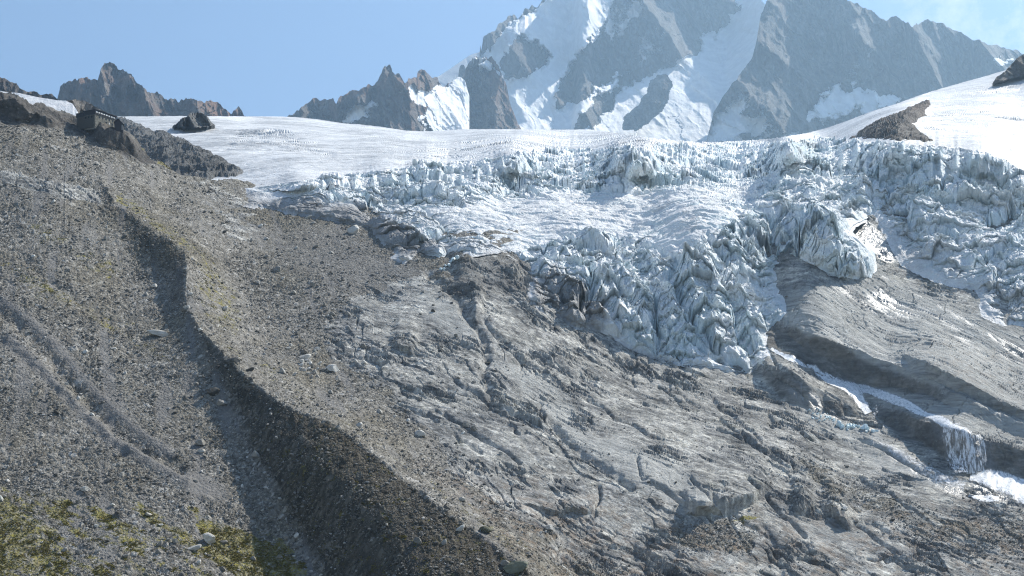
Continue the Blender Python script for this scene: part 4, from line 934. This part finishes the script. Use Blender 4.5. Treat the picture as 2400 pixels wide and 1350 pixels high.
class MB:
    def __init__(s): s.v = []; s.f = []
    def hull8(s, p):
        """eight corners: bottom four then top four, same order"""
        b = len(s.v); s.v += [tuple(q) for q in p]
        s.f += [(b, b+3, b+2, b+1), (b+4, b+5, b+6, b+7), (b, b+1, b+5, b+4), (b+1, b+2, b+6, b+5), (b+2, b+3, b+7, b+6), (b+3, b, b+4, b+7)]
        return s
    def box(s, x0, x1, y0, y1, z0, z1, dz=0.0):
        return s.hull8([(x0, y0, z0), (x1, y0, z0), (x1, y1, z0), (x0, y1, z0), (x0, y0, z1), (x1, y0, z1+dz), (x1, y1, z1+dz), (x0, y1, z1)])
    def build(s, name, mat, parent=None):
        return link_mesh(name, np.array(s.v), s.f, mat, parent, smooth=False)

def stem_pt(px, py):
    p, _ = ground_at(G, px, py); return p

def mat_masonry():
    n = NT('grey_masonry')
    c = n.ramp(n.sep(n.voro(2.2, out='Color'))[0], [(0.1, (0.12, 0.115, 0.095)), (0.5, (0.19, 0.185, 0.155)), (0.9, (0.28, 0.27, 0.24))])
    return n.done(c, 0.9, n.bump(n.voro(2.2), 0.1, 0.6))
m_stone = mat_masonry()
m_clad = mat_flat('dark_metal_cladding', (0.035, 0.036, 0.042), 0.6, 0.2, 2.0)
m_roof = mat_flat('slate_dark_roof', (0.04, 0.041, 0.047), 0.75, 0.2, 2.0)
m_timber = mat_flat('weathered_timber', (0.085, 0.083, 0.075), 0.8, 0.3, 2.5)
m_glass = mat_flat('dark_glass', (0.02, 0.025, 0.03), 0.15, 0.1)
m_white = mat_flat('white_paint', (0.78, 0.78, 0.76), 0.6, 0.05)
m_shed = mat_flat('tarred_boards', (0.05, 0.045, 0.05), 0.8, 0.25, 3.0)

hutD = 872.0
hx, hy, hz = [float(q) for q in world(np.array(223.5), np.array(279.0), np.array(hutD))]
hut = bpy.data.objects.new('mountain_hut', None); COL.objects.link(hut)
hut.location = (hx, hy, hz); hut.rotation_euler = (0, 0, math.atan2(13.3, 7.4))     # local x runs along the long front, local y to the dark side wing
tag(hut, 'large mountain hut with dark upper storey over pale stone, perched on the rocky ridge', 'hut')
MB().box(0, 17.2, 0, 9.5, -6, 3.0).build('stone_wall', m_stone, hut)
MB().box(-0.25, 17.5, -0.25, 9.8, 3.0, 5.7, -0.9).build('cladding', m_clad, hut)
MB().box(-0.6, 17.9, -0.7, 10.2, 5.7, 6.0, -0.95).build('roof', m_roof, hut)
wing = MB().box(-0.2, 9.0, 1.4, 15.8, -5, 2.7).build('side_wing', m_timber, hut)
MB().box(-0.35, 9.4, 9.81, 16.2, 2.7, 5.0).build('wing_cladding', m_clad, wing)
MB().box(-0.6, 9.8, 10.22, 16.5, 5.0, 5.25).build('wing_roof', m_roof, wing)
def window(x, z, w, h, mat, frame, par, y=0.0):
    f = MB()
    t = 0.10
    f.box(x-w/2-t, x+w/2+t, y-0.09, y+0.02, z-t, z); f.box(x-w/2-t, x+w/2+t, y-0.09, y+0.02, z+h, z+h+t)
    f.box(x-w/2-t, x-w/2, y-0.088, y+0.02, z, z+h); f.box(x+w/2, x+w/2+t, y-0.088, y+0.02, z, z+h)
    o = f.build('window', frame, par)
    MB().box(x-w/2, x+w/2, y-0.04, y+0.02, z, z+h).build('pane', mat, o)
for k in range(8): window(0.95+k*2.1, 4.3-0.06*k*1.0, 1.2, 0.6, m_white, m_white, hut, -0.25)
for k in range(7): window(1.4+k*2.3, 3.2-0.0, 0.75, 0.5, m_glass, m_clad, hut, -0.25)
for k in range(5): window(3.4+k*2.8, 1.3, 0.95, 1.1, m_glass, m_timber, hut, 0.0)
for k in range(3): window(9.2+k*2.5, -0.9, 0.95, 1.2, m_white if k == 1 else m_glass, m_timber, hut, 0.0)
for k in range(3):
    f = MB().box(-0.3, -0.2, 2.2+k*2.6, 3.3+k*2.6, 1.2, 2.2).build('window', m_glass, hut)
MB().box(5.5, 6.3, 5.5, 6.3, 5.2, 7.0).build('chimney', m_stone, hut)

shed = bpy.data.objects.new('shed', None); COL.objects.link(shed)
sx, sy, sz = [float(q) for q in world(np.array(268.0), np.array(299.0), np.array(876.0))]
shed.location = (sx, sy, sz); shed.rotation_euler = (0, 0, math.radians(12))
tag(shed, 'small dark gabled shed just below the right end of the mountain hut', 'shed')
def gable():
    m = MB(); w, d = 5.4, 6.0
    m.v = [(0, 0, -4), (w, 0, -4), (w, d, -4), (0, d, -4), (0, 0, 3.4), (w, 0, 2.2), (w, d, 2.2), (0, d, 3.4), (w*0.40, 0, 5.3), (w*0.40, d, 5.3)]
    m.f = [(0, 1, 5, 8, 4), (1, 2, 6, 5), (2, 3, 7, 9, 6), (3, 0, 4, 7), (4, 8, 9, 7), (5, 6, 9, 8)]
    return m
gable().build('wall', m_shed, shed)
r = MB(); r.hull8([(-0.4, -0.4, 3.25), (2.16, -0.4, 5.45), (2.16, 6.4, 5.45), (-0.4, 6.4, 3.25), (-0.4, -0.4, 3.45), (2.16, -0.4, 5.68), (2.16, 6.4, 5.68), (-0.4, 6.4, 3.45)])
r.hull8([(2.16, -0.4, 5.45), (5.8, -0.4, 2.0), (5.8, 6.4, 2.0), (2.16, 6.4, 5.45), (2.16, -0.4, 5.68), (5.8, -0.4, 2.2), (5.8, 6.4, 2.2), (2.16, 6.4, 5.68)])
r.build('roof', m_roof, shed)
MB().box(4.5, 4.85, -0.12, 0.0, -1.2, 1.9).build('door', m_white, shed)

# ================================================================== BOULDERS
def ico(sub):
    import bmesh
    bm = bmesh.new(); bmesh.ops.create_icosphere(bm, subdivisions=sub, radius=1.0)
    v = np.array([q.co[:] for q in bm.verts]); f = np.array([[w.index for w in q.verts] for q in bm.faces], np.int32); bm.free()
    return v, f
IV, IF_ = ico(3); SV, SF = ico(1)
def chopped(V, seed, cuts=11, lo=0.45, hi=0.9, ns=0.10):
    g = np.random.default_rng(seed); V = V.copy()
    for _ in range(cuts):
        n = g.normal(size=3); n /= np.linalg.norm(n); d = g.uniform(lo, hi)
        t = V@n-d; m = t > 0
        V[m] -= np.outer(t[m], n)
    n3 = perlin(V[:, 0]*2+seed, V[:, 1]*2, V[:, 2]*2, seed)+0.5*perlin(V[:, 0]*5+seed, V[:, 1]*5, V[:, 2]*5, seed+1)
    return V*(1+ns*n3)[:, None]
m_bl = mat_rock('pale_boulder', (0.40, 0.385, 0.35), (0.78, 0.76, 0.71))
m_bm = mat_rock('grey_boulder', (0.17, 0.162, 0.147), (0.42, 0.405, 0.37))
m_bd = mat_rock('dark_boulder', (0.06, 0.058, 0.055), (0.17, 0.165, 0.15))
m_bg = mat_rock('lichen_boulder', (0.10, 0.105, 0.075), (0.26, 0.265, 0.20))
MATS = {'pale': m_bl, 'grey': m_bm, 'dark': m_bd, 'green': m_bg}
PROTO = {}
for mk in MATS:
    for q in range(4):
        me = bpy.data.meshes.new('boulder')
        V = chopped(IV, 40+q*3+len(mk), 10+q, 0.42, 0.85)
        me.from_pydata([tuple(v) for v in V], [], [tuple(map(int, f)) for f in IF_]); me.update()
        me.polygons.foreach_set('use_smooth', np.zeros(len(me.polygons), bool)); me.materials.append(MATS[mk])
        PROTO[mk, q] = me
def boulder(px, py, w, h, tone='grey', label=None, group=None, q=None, rz=None, tilt=None, deep=None):
    """w, h: width and height on the survey photo"""
    p, (i, j) = ground_at(G, px, py)
    m = p[1]/F
    o = bpy.data.objects.new('boulder', PROTO[tone, rng.randrange(4) if q is None else q]); COL.objects.link(o)
    sx_, sz_ = w*m*0.62, h*m*0.62
    o.scale = (sx_, rng.uniform(0.8, 1.1)*min(sx_, sz_*1.6), sz_)
    o.rotation_euler = (rng.uniform(-0.2, 0.2), (rng.uniform(-0.35, 0.35) if tilt is None else tilt), rng.uniform(-0.35, 0.35) if rz is None else rz)
    o.location = (p[0], p[1], p[2]+sz_*0.30)
    tag(o, label, 'boulder', group)
    return o
B = boulder
B(375, 787, 60, 17, 'pale', 'long flat pale slab lying alone on the grey scree left of the moraine bend', q=1, rz=0.0, tilt=0.16)
B(502, 921, 40, 22, 'dark', 'dark rounded boulder at the foot of the moraine flank, above a grey one', q=0, tilt=0.05)
B(519, 947, 30, 16, 'grey', 'grey boulder directly below the dark rounded boulder at the moraine foot')
B(599, 1073, 22, 18, 'grey', 'lone rounded grey boulder in the shaded trough left of the moraine', q=2)
B(492, 1268, 36, 26, 'pale', 'tilted pale slab boulder on the olive grass near the bottom edge', q=1, tilt=0.45)
B(454, 1288, 36, 15, 'pale', 'flat pale boulder on the grass, left of the tilted slab', q=3, tilt=-0.05)
B(526, 1271, 22, 11, 'grey', 'small flat grey boulder on the grass, right of the tilted pale slab')
B(985, 1021, 26, 18, 'pale', 'round pale boulder with a dark shadow on the rubble right of the moraine crest', q=2)
B(1094, 999, 18, 14, 'grey', 'round grey boulder above and right of the round pale one on the rubble')
B(829, 545, 34, 28, 'pale', 'large pale pyramid boulder beside the edge of the glacier ice', q=0)
B(862, 523, 13, 12, 'pale', 'small pale boulder between the pyramid boulder and the ice')
B(714, 845, 32, 22, 'pale', 'largest pale boulder at the top of the jumbled heap on the moraine side', q=3)
B(780, 872, 32, 20, 'pale', 'pale boulder set apart to the right of the jumbled heap', q=1)
B(844, 1001, 20, 17, 'pale', 'white angular block just behind the moraine crest', q=0)
B(547, 851, 34, 15, 'dark', 'dark greenish slab lying on the moraine crest where it steepens', q=1, tilt=-0.3)
B(583, 870, 26, 11, 'dark', 'dark flat slab jutting from the moraine crest right of the greenish slab', q=3, tilt=-0.1)
B(1202, 1334, 58, 28, 'green', 'big grey green slab boulder on the moraine crest at the bottom edge', q=1, tilt=-0.25)
B(1184, 1324, 22, 16, 'grey', 'grey boulder leaning against the big grey green slab at the bottom edge')
B(1137, 1247, 26, 20, 'green', 'greenish boulder standing on the moraine crest above the bottom edge', q=0)
B(978, 1270, 20, 17, 'grey', 'rounded grey boulder low on the dark moraine flank', q=2)
B(1041, 1272, 15, 20, 'grey', 'upright grey boulder on the dark moraine flank with a long shadow', q=0)
B(1078, 1240, 26, 14, 'pale', 'flat pale boulder on the rubble right of the lowest moraine crest', q=3)
B(1288, 1247, 24, 14, 'pale', 'pale boulder resting alone on the grey rubble near the bottom centre edge', q=1)
B(256, 1128, 22, 13, 'dark', 'dark flat boulder on the scree above the grass on the far left', q=0)
B(200, 1152, 24, 13, 'pale', 'pale boulder on the lower left scree beside a smaller one')
B(343, 690, 12, 9, 'pale', 'small bright white boulder on the upper scree left of the moraine shadow', q=2)
B(363, 673, 16, 10, 'pale', 'pale boulder just above the small bright white one on the upper scree')
B(651, 636, 24, 18, 'grey', 'grey boulder with a rusty underside on the slope inside the moraine', q=0)
B(472, 1040, 26, 18, 'grey', 'grey block above a pale block on the scree left of the trough', q=1)
B(473, 1058, 22, 12, 'pale', 'pale block directly below the grey block left of the trough')
B(215, 972, 11, 9, 'pale', 'tiny white boulder between the two scree channels', q=2)
B(1140, 840, 22, 8, 'dark', 'dark slab bridging the rocky gully in the centre', q=3)
B(720, 512, 22, 8, 'pale', 'flat pale slab at the upper moraine edge below the ice', q=3)
B(950, 612, 26, 12, 'pale', 'flat pale slab lying under the tip of the ice margin', q=1)
B(1978, 1192, 18, 12, 'pale', 'pale block on the dark ledge at the lower right', q=0)
B(1677, 1208, 16, 9, 'pale', 'small pale block by the mossy hollow under the overhang')
# a heap of pale stones, and the many boulders strewn about
for k in range(26):
    a_, b_ = rng.gauss(0, 1), rng.gauss(0, 1)
    B(718+15*a_, 868+13*b_, rng.uniform(8, 15), rng.uniform(6, 11), 'pale' if rng.random() < 0.75 else 'grey', 'pale boulder in the jumbled heap on the slope inside the moraine', 'boulders of the jumbled heap')
REG = [
    ([(20, 330), (230, 330), (240, 460), (300, 700), (40, 700)], 26, (7, 12), ['grey', 'pale', 'grey'], 'weathered boulder on the upper scree slope below the hut ridge', 'boulders on the upper scree'),
    ([(0, 760), (260, 760), (480, 960), (560, 1200), (300, 1160), (0, 1080)], 44, (7, 14), ['grey', 'pale', 'grey', 'dark'], 'weathered boulder on the lower scree slope left of the moraine', 'boulders on the lower scree'),
    ([(0, 1130), (300, 1180), (620, 1260), (700, 1350), (0, 1350)], 30, (9, 20), ['pale', 'grey', 'grey'], 'boulder lying in the olive grass at the lower left', 'boulders in the grass'),
    ([(500, 920), (560, 980), (700, 1250), (760, 1350), (680, 1350), (560, 1150)], 26, (8, 17), ['grey', 'pale', 'grey'], 'boulder lying in the shaded trough at the foot of the moraine', 'boulders in the trough'),
    ([(430, 620), (445, 640), (450, 740), (480, 800), (455, 790), (425, 720)], 22, (7, 14), ['grey', 'pale'], 'boulder of the rubble step at the bend of the moraine', 'boulders at the moraine bend'),
    ([(330, 460), (560, 440), (760, 560), (860, 640), (700, 700), (560, 560)], 36, (7, 13), ['grey', 'pale', 'grey'], 'boulder on the grey slope between the moraine and the ice edge', 'boulders below the ice edge'),
    ([(520, 720), (620, 640), (840, 700), (900, 800), (780, 960), (600, 850)], 46, (8, 17), ['pale', 'grey', 'pale', 'grey'], 'boulder on the slope inside the moraine bend', 'boulders inside the moraine'),
    ([(800, 980), (960, 900), (1250, 1100), (1340, 1300), (1200, 1270), (1000, 1130)], 40, (8, 18), ['pale', 'grey', 'grey', 'pale'], 'boulder on the rubble right of the moraine crest', 'boulders right of the crest'),
    ([(1000, 640), (1140, 720), (1200, 900), (1100, 960), (900, 760)], 16, (7, 14), ['grey', 'dark', 'grey'], 'boulder on the bare rock around the central gully', 'boulders by the gully'),
]
def inside(x, y, P):
    c = False
    for i in range(len(P)):
        x0, y0 = P[i]; x1, y1 = P[i-1]
        if (y0 > y) != (y1 > y) and x < (x1-x0)*(y-y0)/(y1-y0)+x0: c = not c
    return c
for P, nb, (s0, s1), tones, lab, grp in REG:
    xs = [q[0] for q in P]; ys = [q[1] for q in P]; k = 0
    while k < nb:
        x, y = rng.uniform(min(xs), max(xs)), rng.uniform(min(ys), max(ys))
        if not inside(x, y, P): continue
        w = s0+(s1-s0)*rng.random()**2.2
        B(x, y, w, w*rng.uniform(0.5, 0.9), rng.choice(tones), lab, grp); k += 1

# ================================================================== LOOSE SCREE
def mat_scree():
    n = NT('scree_stone')
    t = n.attr('tone')
    c = n.ramp(t, [(0.0, (0.07, 0.066, 0.058)), (0.35, (0.165, 0.156, 0.14)), (0.75, (0.28, 0.267, 0.243)), (0.98, (0.52, 0.505, 0.475))])
    c = n.mix(1.0, c, n.ramp(n.noise(1.3, 4, 0.7), [(0.3, (0.7, 0.7, 0.7)), (0.7, (1.25, 1.25, 1.25))]), 'MULTIPLY')
    return n.done(c, 0.9)
def scatter(count=80000):
    nr = G['nr']; A = G['A']
    px, py = G['px'][:nr], G['py'][:nr]
    ok = (px > -60) & (px < 2460) & (py > 200) & (py < 1420)
    wgt = (1-0.97*A['rock'][:nr])*(1-0.5*A['flank'][:nr])*(1-0.8*np.clip(A['grass'][:nr]*1.3, 0, 1)*(px < 800))*(1-0.92*A['fines'][:nr])*(1-A['wet'][:nr])*(1-0.85*A['crag'][:nr])
    clump = sstep(-0.35, 0.4, fbm(G['X'][:nr]/22, G['Y'][:nr]/22, 0, 4, 600))
    wgt = wgt*(0.12+clump)*ok
    wgt = wgt*(1-mask(px, py, [(1800, 700), (2050, 640), (2400, 780), (2700, 800), (2700, 1120), (2400, 1050), (2200, 985), (2040, 940), (1900, 840)], 20))
    wgt = wgt*(poly_sd(px, py, CONTACT+[(2700, 300), (540, 300)]) < 0)
    wgt = wgt.ravel().astype(float); wgt /= wgt.sum()
    idx = nprng.choice(len(wgt), count, p=wgt)
    X = G['X'][:nr].ravel()[idx]; Y = G['Y'][:nr].ravel()[idx]; Z = G['Z'][:nr].ravel()[idx]
    X = X+nprng.uniform(-.3, .3, count); 
    size = 0.19*(nprng.random(count)**(-1/2.7)); size = np.clip(size, 0.19, 1.0)*(Y/600)**0.6
    nv = len(SV); protos = [chopped(SV, 900+k, 7, 0.4, 0.9, 0.12) for k in range(12)]
    V = np.empty((count, nv, 3), f32)
    for k in range(12):
        m = np.arange(count) % 12 == k
        c = m.sum(); a = nprng.uniform(0, 6.283, c); ca, sa = np.cos(a), np.sin(a)
        P = protos[k][None]*np.stack([nprng.uniform(0.8, 1.5, c), nprng.uniform(0.7, 1.1, c), nprng.uniform(0.45, 0.8, c)], -1)[:, None]
        tl = nprng.uniform(-0.5, 0.5, c)[:, None]
        x = P[..., 0]*np.cos(tl)-P[..., 2]*np.sin(tl); z = P[..., 0]*np.sin(tl)+P[..., 2]*np.cos(tl); y = P[..., 1]
        V[m] = np.stack([x*ca[:, None]-y*sa[:, None], x*sa[:, None]+y*ca[:, None], z], -1)
    V = V*size[:, None, None]+np.stack([X, Y, Z+size*0.2], -1)[:, None]
    Fc = (SF[None]+(np.arange(count)*nv)[:, None, None]).reshape(-1, 3)
    tone = np.repeat(np.clip(nprng.normal(0.48, 0.22, count), 0, 1), nv)
    o = link_mesh('scree', V.reshape(-1, 3), Fc.astype(np.int32), mat_scree(), smooth=False, attrs=dict(tone=tone), kind='stuff')
scatter(60000)
print('scree', round(time.time()-T0, 1))

# ================================================================== GRASS
def grass(count=24000):
    nr = G['nr']; A = G['A']; px, py = G['px'][:nr], G['py'][:nr]
    g = A['grass'][:nr]+0.8*fbm(G['X'][:nr]/4.5, G['Y'][:nr]/4.5, 0, 4, 610)
    wgt = (np.clip(g-0.42, 0, 1)*(px > -60)*(px < 1400)*(py < 1410)*(A['grass'][:nr] > 0.2)*(1-A['loose'][:nr])).ravel().astype(float); wgt /= wgt.sum()
    idx = nprng.choice(len(wgt), count, p=wgt)
    P = np.stack([G[q][:nr].ravel()[idx] for q in 'XYZ'], -1)
    P[:, 0] += nprng.uniform(-.25, .25, count); P[:, 1] += nprng.uniform(-.4, .4, count)
    nb = 5
    a = nprng.uniform(0, 6.283, (count, nb)); h = nprng.uniform(0.12, 0.3, (count, nb)); w = nprng.uniform(0.14, 0.3, (count, nb))
    b = P[:, None]+np.stack([np.cos(a*3)*0.2, np.sin(a*3)*0.2, 0*a-0.05], -1)
    d = np.stack([np.cos(a)*w, np.sin(a)*w, 0*a], -1)
    tip = b+np.stack([np.cos(a+1.2)*h*1.3, np.sin(a+1.2)*h*1.3, h], -1)
    V = np.stack([b-d, b+d, tip], 2).reshape(-1, 3)
    Fc = np.arange(len(V), dtype=np.int32).reshape(-1, 3)
    tone = np.repeat(np.clip(nprng.normal(0.5, 0.2, count), 0, 1), nb*3)
    n = NT('alpine_grass')
    c = n.ramp(n.attr('tone'), [(0.1, (0.10, 0.09, 0.022)), (0.45, (0.19, 0.17, 0.042)), (0.7, (0.26, 0.225, 0.065)), (0.95, (0.23, 0.13, 0.05))])
    link_mesh('grass', V, Fc, n.done(c, 0.9), smooth=False, attrs=dict(tone=tone), kind='stuff')
grass()

# ================================================================== MELTWATER AND FALLEN ICE
def mat_water(name='white_water', sc=(1, 0.5, 0.35), k=1.4):
    n = NT(name)
    v = n.noise(0.9, 7, 0.72, n.vmap(sc))
    c = n.ramp(v, [(0.33, (0.34, 0.37, 0.40)), (0.48, (0.72, 0.74, 0.76)), (0.6, (0.90, 0.90, 0.91))])
    al = n.math('ADD', n.attr('cover'), n.math('MULTIPLY', n.math('SUBTRACT', v, 0.5), k))
    return n.done(c, 0.45, n.bump(v, 0.25, 0.5), 0.4, Alpha=n.rng(al, 0.1, 0.8))
m_water = mat_water(); m_fall = mat_water('falling_water', (1.5, 0.5, 0.12), 3.4)
def water(name, line, lift=0.5, cover=1.0, across=9):
    """line: (x, y, width) on the survey; a sheet of running water lying on the rock"""
    L = np.array(line, float); t = np.linspace(0, len(L)-1, max(24, int(np.hypot(*np.diff(L[:, :2], axis=0).T).sum()/3)))
    x, y, w = [np.interp(t, np.arange(len(L)), L[:, k]) for k in range(3)]
    dx, dy = np.gradient(x), np.gradient(y); ln = np.hypot(dx, dy)+1e-6; nx, ny = -dy/ln, dx/ln
    rows = []; cov = []
    for k in range(across):
        s = k/(across-1)*2-1
        ww = w*(0.5+0.22*perlin(t*0.9+k*0, t*0+line[0][0], t*0, 620+(k > across//2)))
        row = []
        for xx, yy in zip(x+nx*ww*s, y+ny*ww*s):
            p, _ = ground_at(G, xx, yy); row.append(p)
        rows.append(row); cov.append(np.full(len(t), cover*(1-abs(s)**2.5*0.8)))
    R = np.array(rows)
    for _ in range(3):
        R[:, 1:-1] = 0.25*R[:, :-2]+0.5*R[:, 1:-1]+0.25*R[:, 2:]
        R[1:-1] = 0.25*R[:-2]+0.5*R[1:-1]+0.25*R[2:]
    R = R*(1-lift/R[..., 1:2]*1.6); R[..., 2] += lift*0.35
    R[..., 2] += 0.25*perlin(R[..., 0]*0.8, R[..., 1]*0.8, 0, 630)
    nr, nc = R.shape[:2]
    return link_mesh(name, R.reshape(-1, 3), grid_faces(nr, nc), m_fall if name == 'waterfall' else m_water, smooth=True, attrs=dict(cover=np.array(cov)), kind='structure')
water('stream', [(1806, 818, 10), (1840, 838, 14), (1880, 856, 16), (1905, 862, 22), (1935, 885, 22), (1970, 903, 26), (2000, 910, 34), (2030, 916, 30), (2070, 931, 22), (2120, 946, 20), (2170, 970, 18), (2215, 990, 24), (2255, 1008, 24)], 0.5, 0.95)
water('stream', [(2000, 912, 34), (2012, 935, 26), (2026, 955, 22), (2034, 968, 20)], 0.5, 0.9)
water('stream', [(2272, 1118, 20), (2310, 1122, 44), (2350, 1128, 56), (2400, 1150, 60), (2460, 1190, 70)], 0.5, 1.0)
water('stream', [(2060, 1040, 6), (2100, 1062, 18), (2150, 1090, 26), (2200, 1120, 30), (2260, 1140, 26)], 0.3, 0.42)
water('stream', [(2270, 1160, 8), (2300, 1168, 20), (2340, 1170, 16)], 0.3, 0.8)
for ln, cv in [([(2226, 994, 46), (2238, 1030, 58), (2248, 1070, 64), (2258, 1110, 66)], 0.46), ([(2214, 994, 22), (2222, 1030, 24), (2230, 1070, 28), (2246, 1104, 30)], 0.5),
               ([(2254, 1006, 24), (2268, 1030, 26), (2276, 1060, 22), (2279, 1110, 24)], 0.62), ([(2288, 1024, 26), (2300, 1050, 26), (2300, 1080, 24), (2296, 1108, 22)], 0.36), ([(2056, 955, 9), (2050, 970, 10), (2046, 985, 8)], 0.3)]:
    water('waterfall', ln, 2.2, cv, 7)

def mat_iceblock():
    n = NT('fallen_ice')
    c = n.mix(n.noise(1.0, 4), (0.50, 0.68, 0.72), (0.80, 0.88, 0.90))
    return n.done(c, 0.4, n.bump(n.noise(2.5, 5), 0.2, 0.7), 0.4)
m_ib = mat_iceblock(); IB = []
for q in range(4):
    me = bpy.data.meshes.new('ice_block'); V = chopped(IV, 700+q, 12, 0.5, 0.85, 0.12)
    me.from_pydata([tuple(v) for v in V], [], [tuple(map(int, f)) for f in IF_]); me.update(); me.materials.append(m_ib); IB.append(me)
def ice_block(px, py, w, label, group=None):
    p, _ = ground_at(G, px, py); m = p[1]/F
    o = bpy.data.objects.new('ice_block', IB[rng.randrange(4)]); COL.objects.link(o)
    s = w*m*0.6; o.scale = (s, s*0.9, s*rng.uniform(0.7, 1.0)); o.rotation_euler = (rng.uniform(-.4, .4), rng.uniform(-.4, .4), rng.uniform(0, 6.28))
    o.location = (p[0], p[1], p[2]+s*0.4); tag(o, label, 'ice block', group)
ice_block(1965, 998, 17, 'largest pale blue ice block at the upper end of the fallen ice')
ice_block(2026, 1008, 16, 'pale blue ice block near the lower end of the fallen ice')
ice_block(2052, 1013, 12, 'pale blue ice block at the lowest tip of the fallen ice')
for k in range(34):
    t = rng.random(); ice_block(1955+t*95+rng.gauss(0, 5), 997+t*16+rng.gauss(0, 4), rng.uniform(5, 11), 'small pale blue block in the band of fallen ice on the wet slab', 'fallen ice blocks')
for k in range(36):
    t = rng.random(); ice_block(1905+t*60+rng.gauss(0, 6), 968+t*24+rng.gauss(0, 5), rng.uniform(3, 6), 'tiny whitish ice lump strewn above the band of fallen ice', 'ice lumps above the fallen ice')
for k in range(7):
    ice_block(1032+k*6+rng.uniform(-3, 3), 634-k*4.5+rng.uniform(-3, 3), rng.uniform(7, 12), 'whitish ice lump on the dark rock below the ice margin', 'ice lumps below the margin')
print('things', round(time.time()-T0, 1))
# ================================================================== AIR, SKY, SUN, CAMERA
def haze(density, aniso, col):
    me = bpy.data.meshes.new('haze')
    x0, x1, y0, y1, z0, z1 = -5200, 5800, -40, 14000, -260, 6000
    v = [(x, y, z) for z in (z0, z1) for y in (y0, y1) for x in (x0, x1)]
    me.from_pydata(v, [], [(0, 2, 3, 1), (4, 5, 7, 6), (0, 1, 5, 4), (2, 6, 7, 3), (0, 4, 6, 2), (1, 3, 7, 5)])
    m = bpy.data.materials.new('haze_air'); m.use_nodes = True
    t = m.node_tree; t.nodes.clear()
    o = t.nodes.new('ShaderNodeOutputMaterial'); p = t.nodes.new('ShaderNodeVolumePrincipled')
    p.inputs['Color'].default_value = (*col, 1); p.inputs['Density'].default_value = density; p.inputs['Anisotropy'].default_value = aniso
    t.links.new(p.outputs[0], o.inputs['Volume'])
    me.materials.append(m)
    ob = bpy.data.objects.new('haze', me); COL.objects.link(ob); ob['kind'] = 'stuff'
HAZE = (0.42e-4, 0.5, (0.52, 0.76, 1.0))
haze(*HAZE)
from mathutils import Vector
w = bpy.data.worlds.new('World'); scene.world = w; w.use_nodes = True
nt = w.node_tree; bg = nt.nodes['Background']
sky = nt.nodes.new('ShaderNodeTexSky'); sky.sky_type = 'NISHITA'; sky.sun_disc = False
sky.sun_elevation = SUN_EL; sky.sun_rotation = SUN_AZ; sky.altitude = 2500; sky.air_density = 1.0; sky.dust_density = 1.0; sky.ozone_density = 1.2

def wn(t): return nt.nodes.new(t)
geo = wn('ShaderNodeTexCoord'); dp = wn('ShaderNodeVectorMath'); dp.operation = 'DOT_PRODUCT'
dv = Vector((0.345, 1.0, 0.318)).normalized(); dp.inputs[1].default_value = dv
nt.links.new(geo.outputs['Generated'], dp.inputs[0])
mr = wn('ShaderNodeMapRange'); mr.interpolation_type = 'SMOOTHSTEP'; mr.inputs[1].default_value = 0.9965; mr.inputs[2].default_value = 0.9997
nt.links.new(dp.outputs['Value'], mr.inputs[0])
cn = wn('ShaderNodeTexNoise'); cn.inputs['Scale'].default_value = 26; cn.inputs['Detail'].default_value = 7; cn.inputs['Roughness'].default_value = 0.65
nt.links.new(geo.outputs['Generated'], cn.inputs['Vector'])
m2 = wn('ShaderNodeMapRange'); m2.inputs[1].default_value = 0.45; m2.inputs[2].default_value = 0.75
nt.links.new(cn.outputs['Fac'], m2.inputs[0])
mm = wn('ShaderNodeMath'); mm.operation = 'MULTIPLY'; nt.links.new(mr.outputs[0], mm.inputs[0]); nt.links.new(m2.outputs[0], mm.inputs[1])
mx = wn('ShaderNodeMix'); mx.data_type = 'RGBA'; nt.links.new(mm.outputs[0], mx.inputs['Factor'])
nt.links.new(sky.outputs[0], mx.inputs[6]); mx.inputs[7].default_value = (6.5, 6.7, 7.0, 1)     # a wisp of thin cloud
nt.links.new(mx.outputs[2], bg.inputs[0]); bg.inputs[1].default_value = 0.092
sl = bpy.data.lights.new('sun', 'SUN'); sl.energy = 4.7; sl.angle = math.radians(0.5); sl.color = (1.0, 0.95, 0.86)
so = bpy.data.objects.new('sun', sl); COL.objects.link(so)
sd = (math.sin(SUN_AZ)*math.cos(SUN_EL), math.cos(SUN_AZ)*math.cos(SUN_EL), math.sin(SUN_EL))
from mathutils import Vector
so.rotation_euler = Vector((-sd[0], -sd[1], -sd[2])).to_track_quat('-Z', 'Y').to_euler()
so.location = (600, 200, 900)
cam = bpy.data.cameras.new('camera'); co = bpy.data.objects.new('camera', cam); COL.objects.link(co)
cam.sensor_width = 36; cam.lens = F/2400*36; cam.shift_y = (HZ-675)/2400
cam.clip_start = 1; cam.clip_end = 40000
co.location = (0, 0, 0); co.rotation_euler = (math.radians(90), 0, 0)
scene.camera = co
vs = scene.view_settings; vs.view_transform = 'Standard'; vs.look = 'None'; vs.exposure = 0.72; vs.gamma = 1
scene.render.engine = 'CYCLES'
scene.cycles.use_denoising = True
scene.cycles.filter_width = 1.15; scene.cycles.denoising_prefilter = 'NONE'
scene.cycles.max_bounces = 8; scene.cycles.volume_bounces = 1; scene.cycles.diffuse_bounces = 6
print('done', round(time.time()-T0, 1))
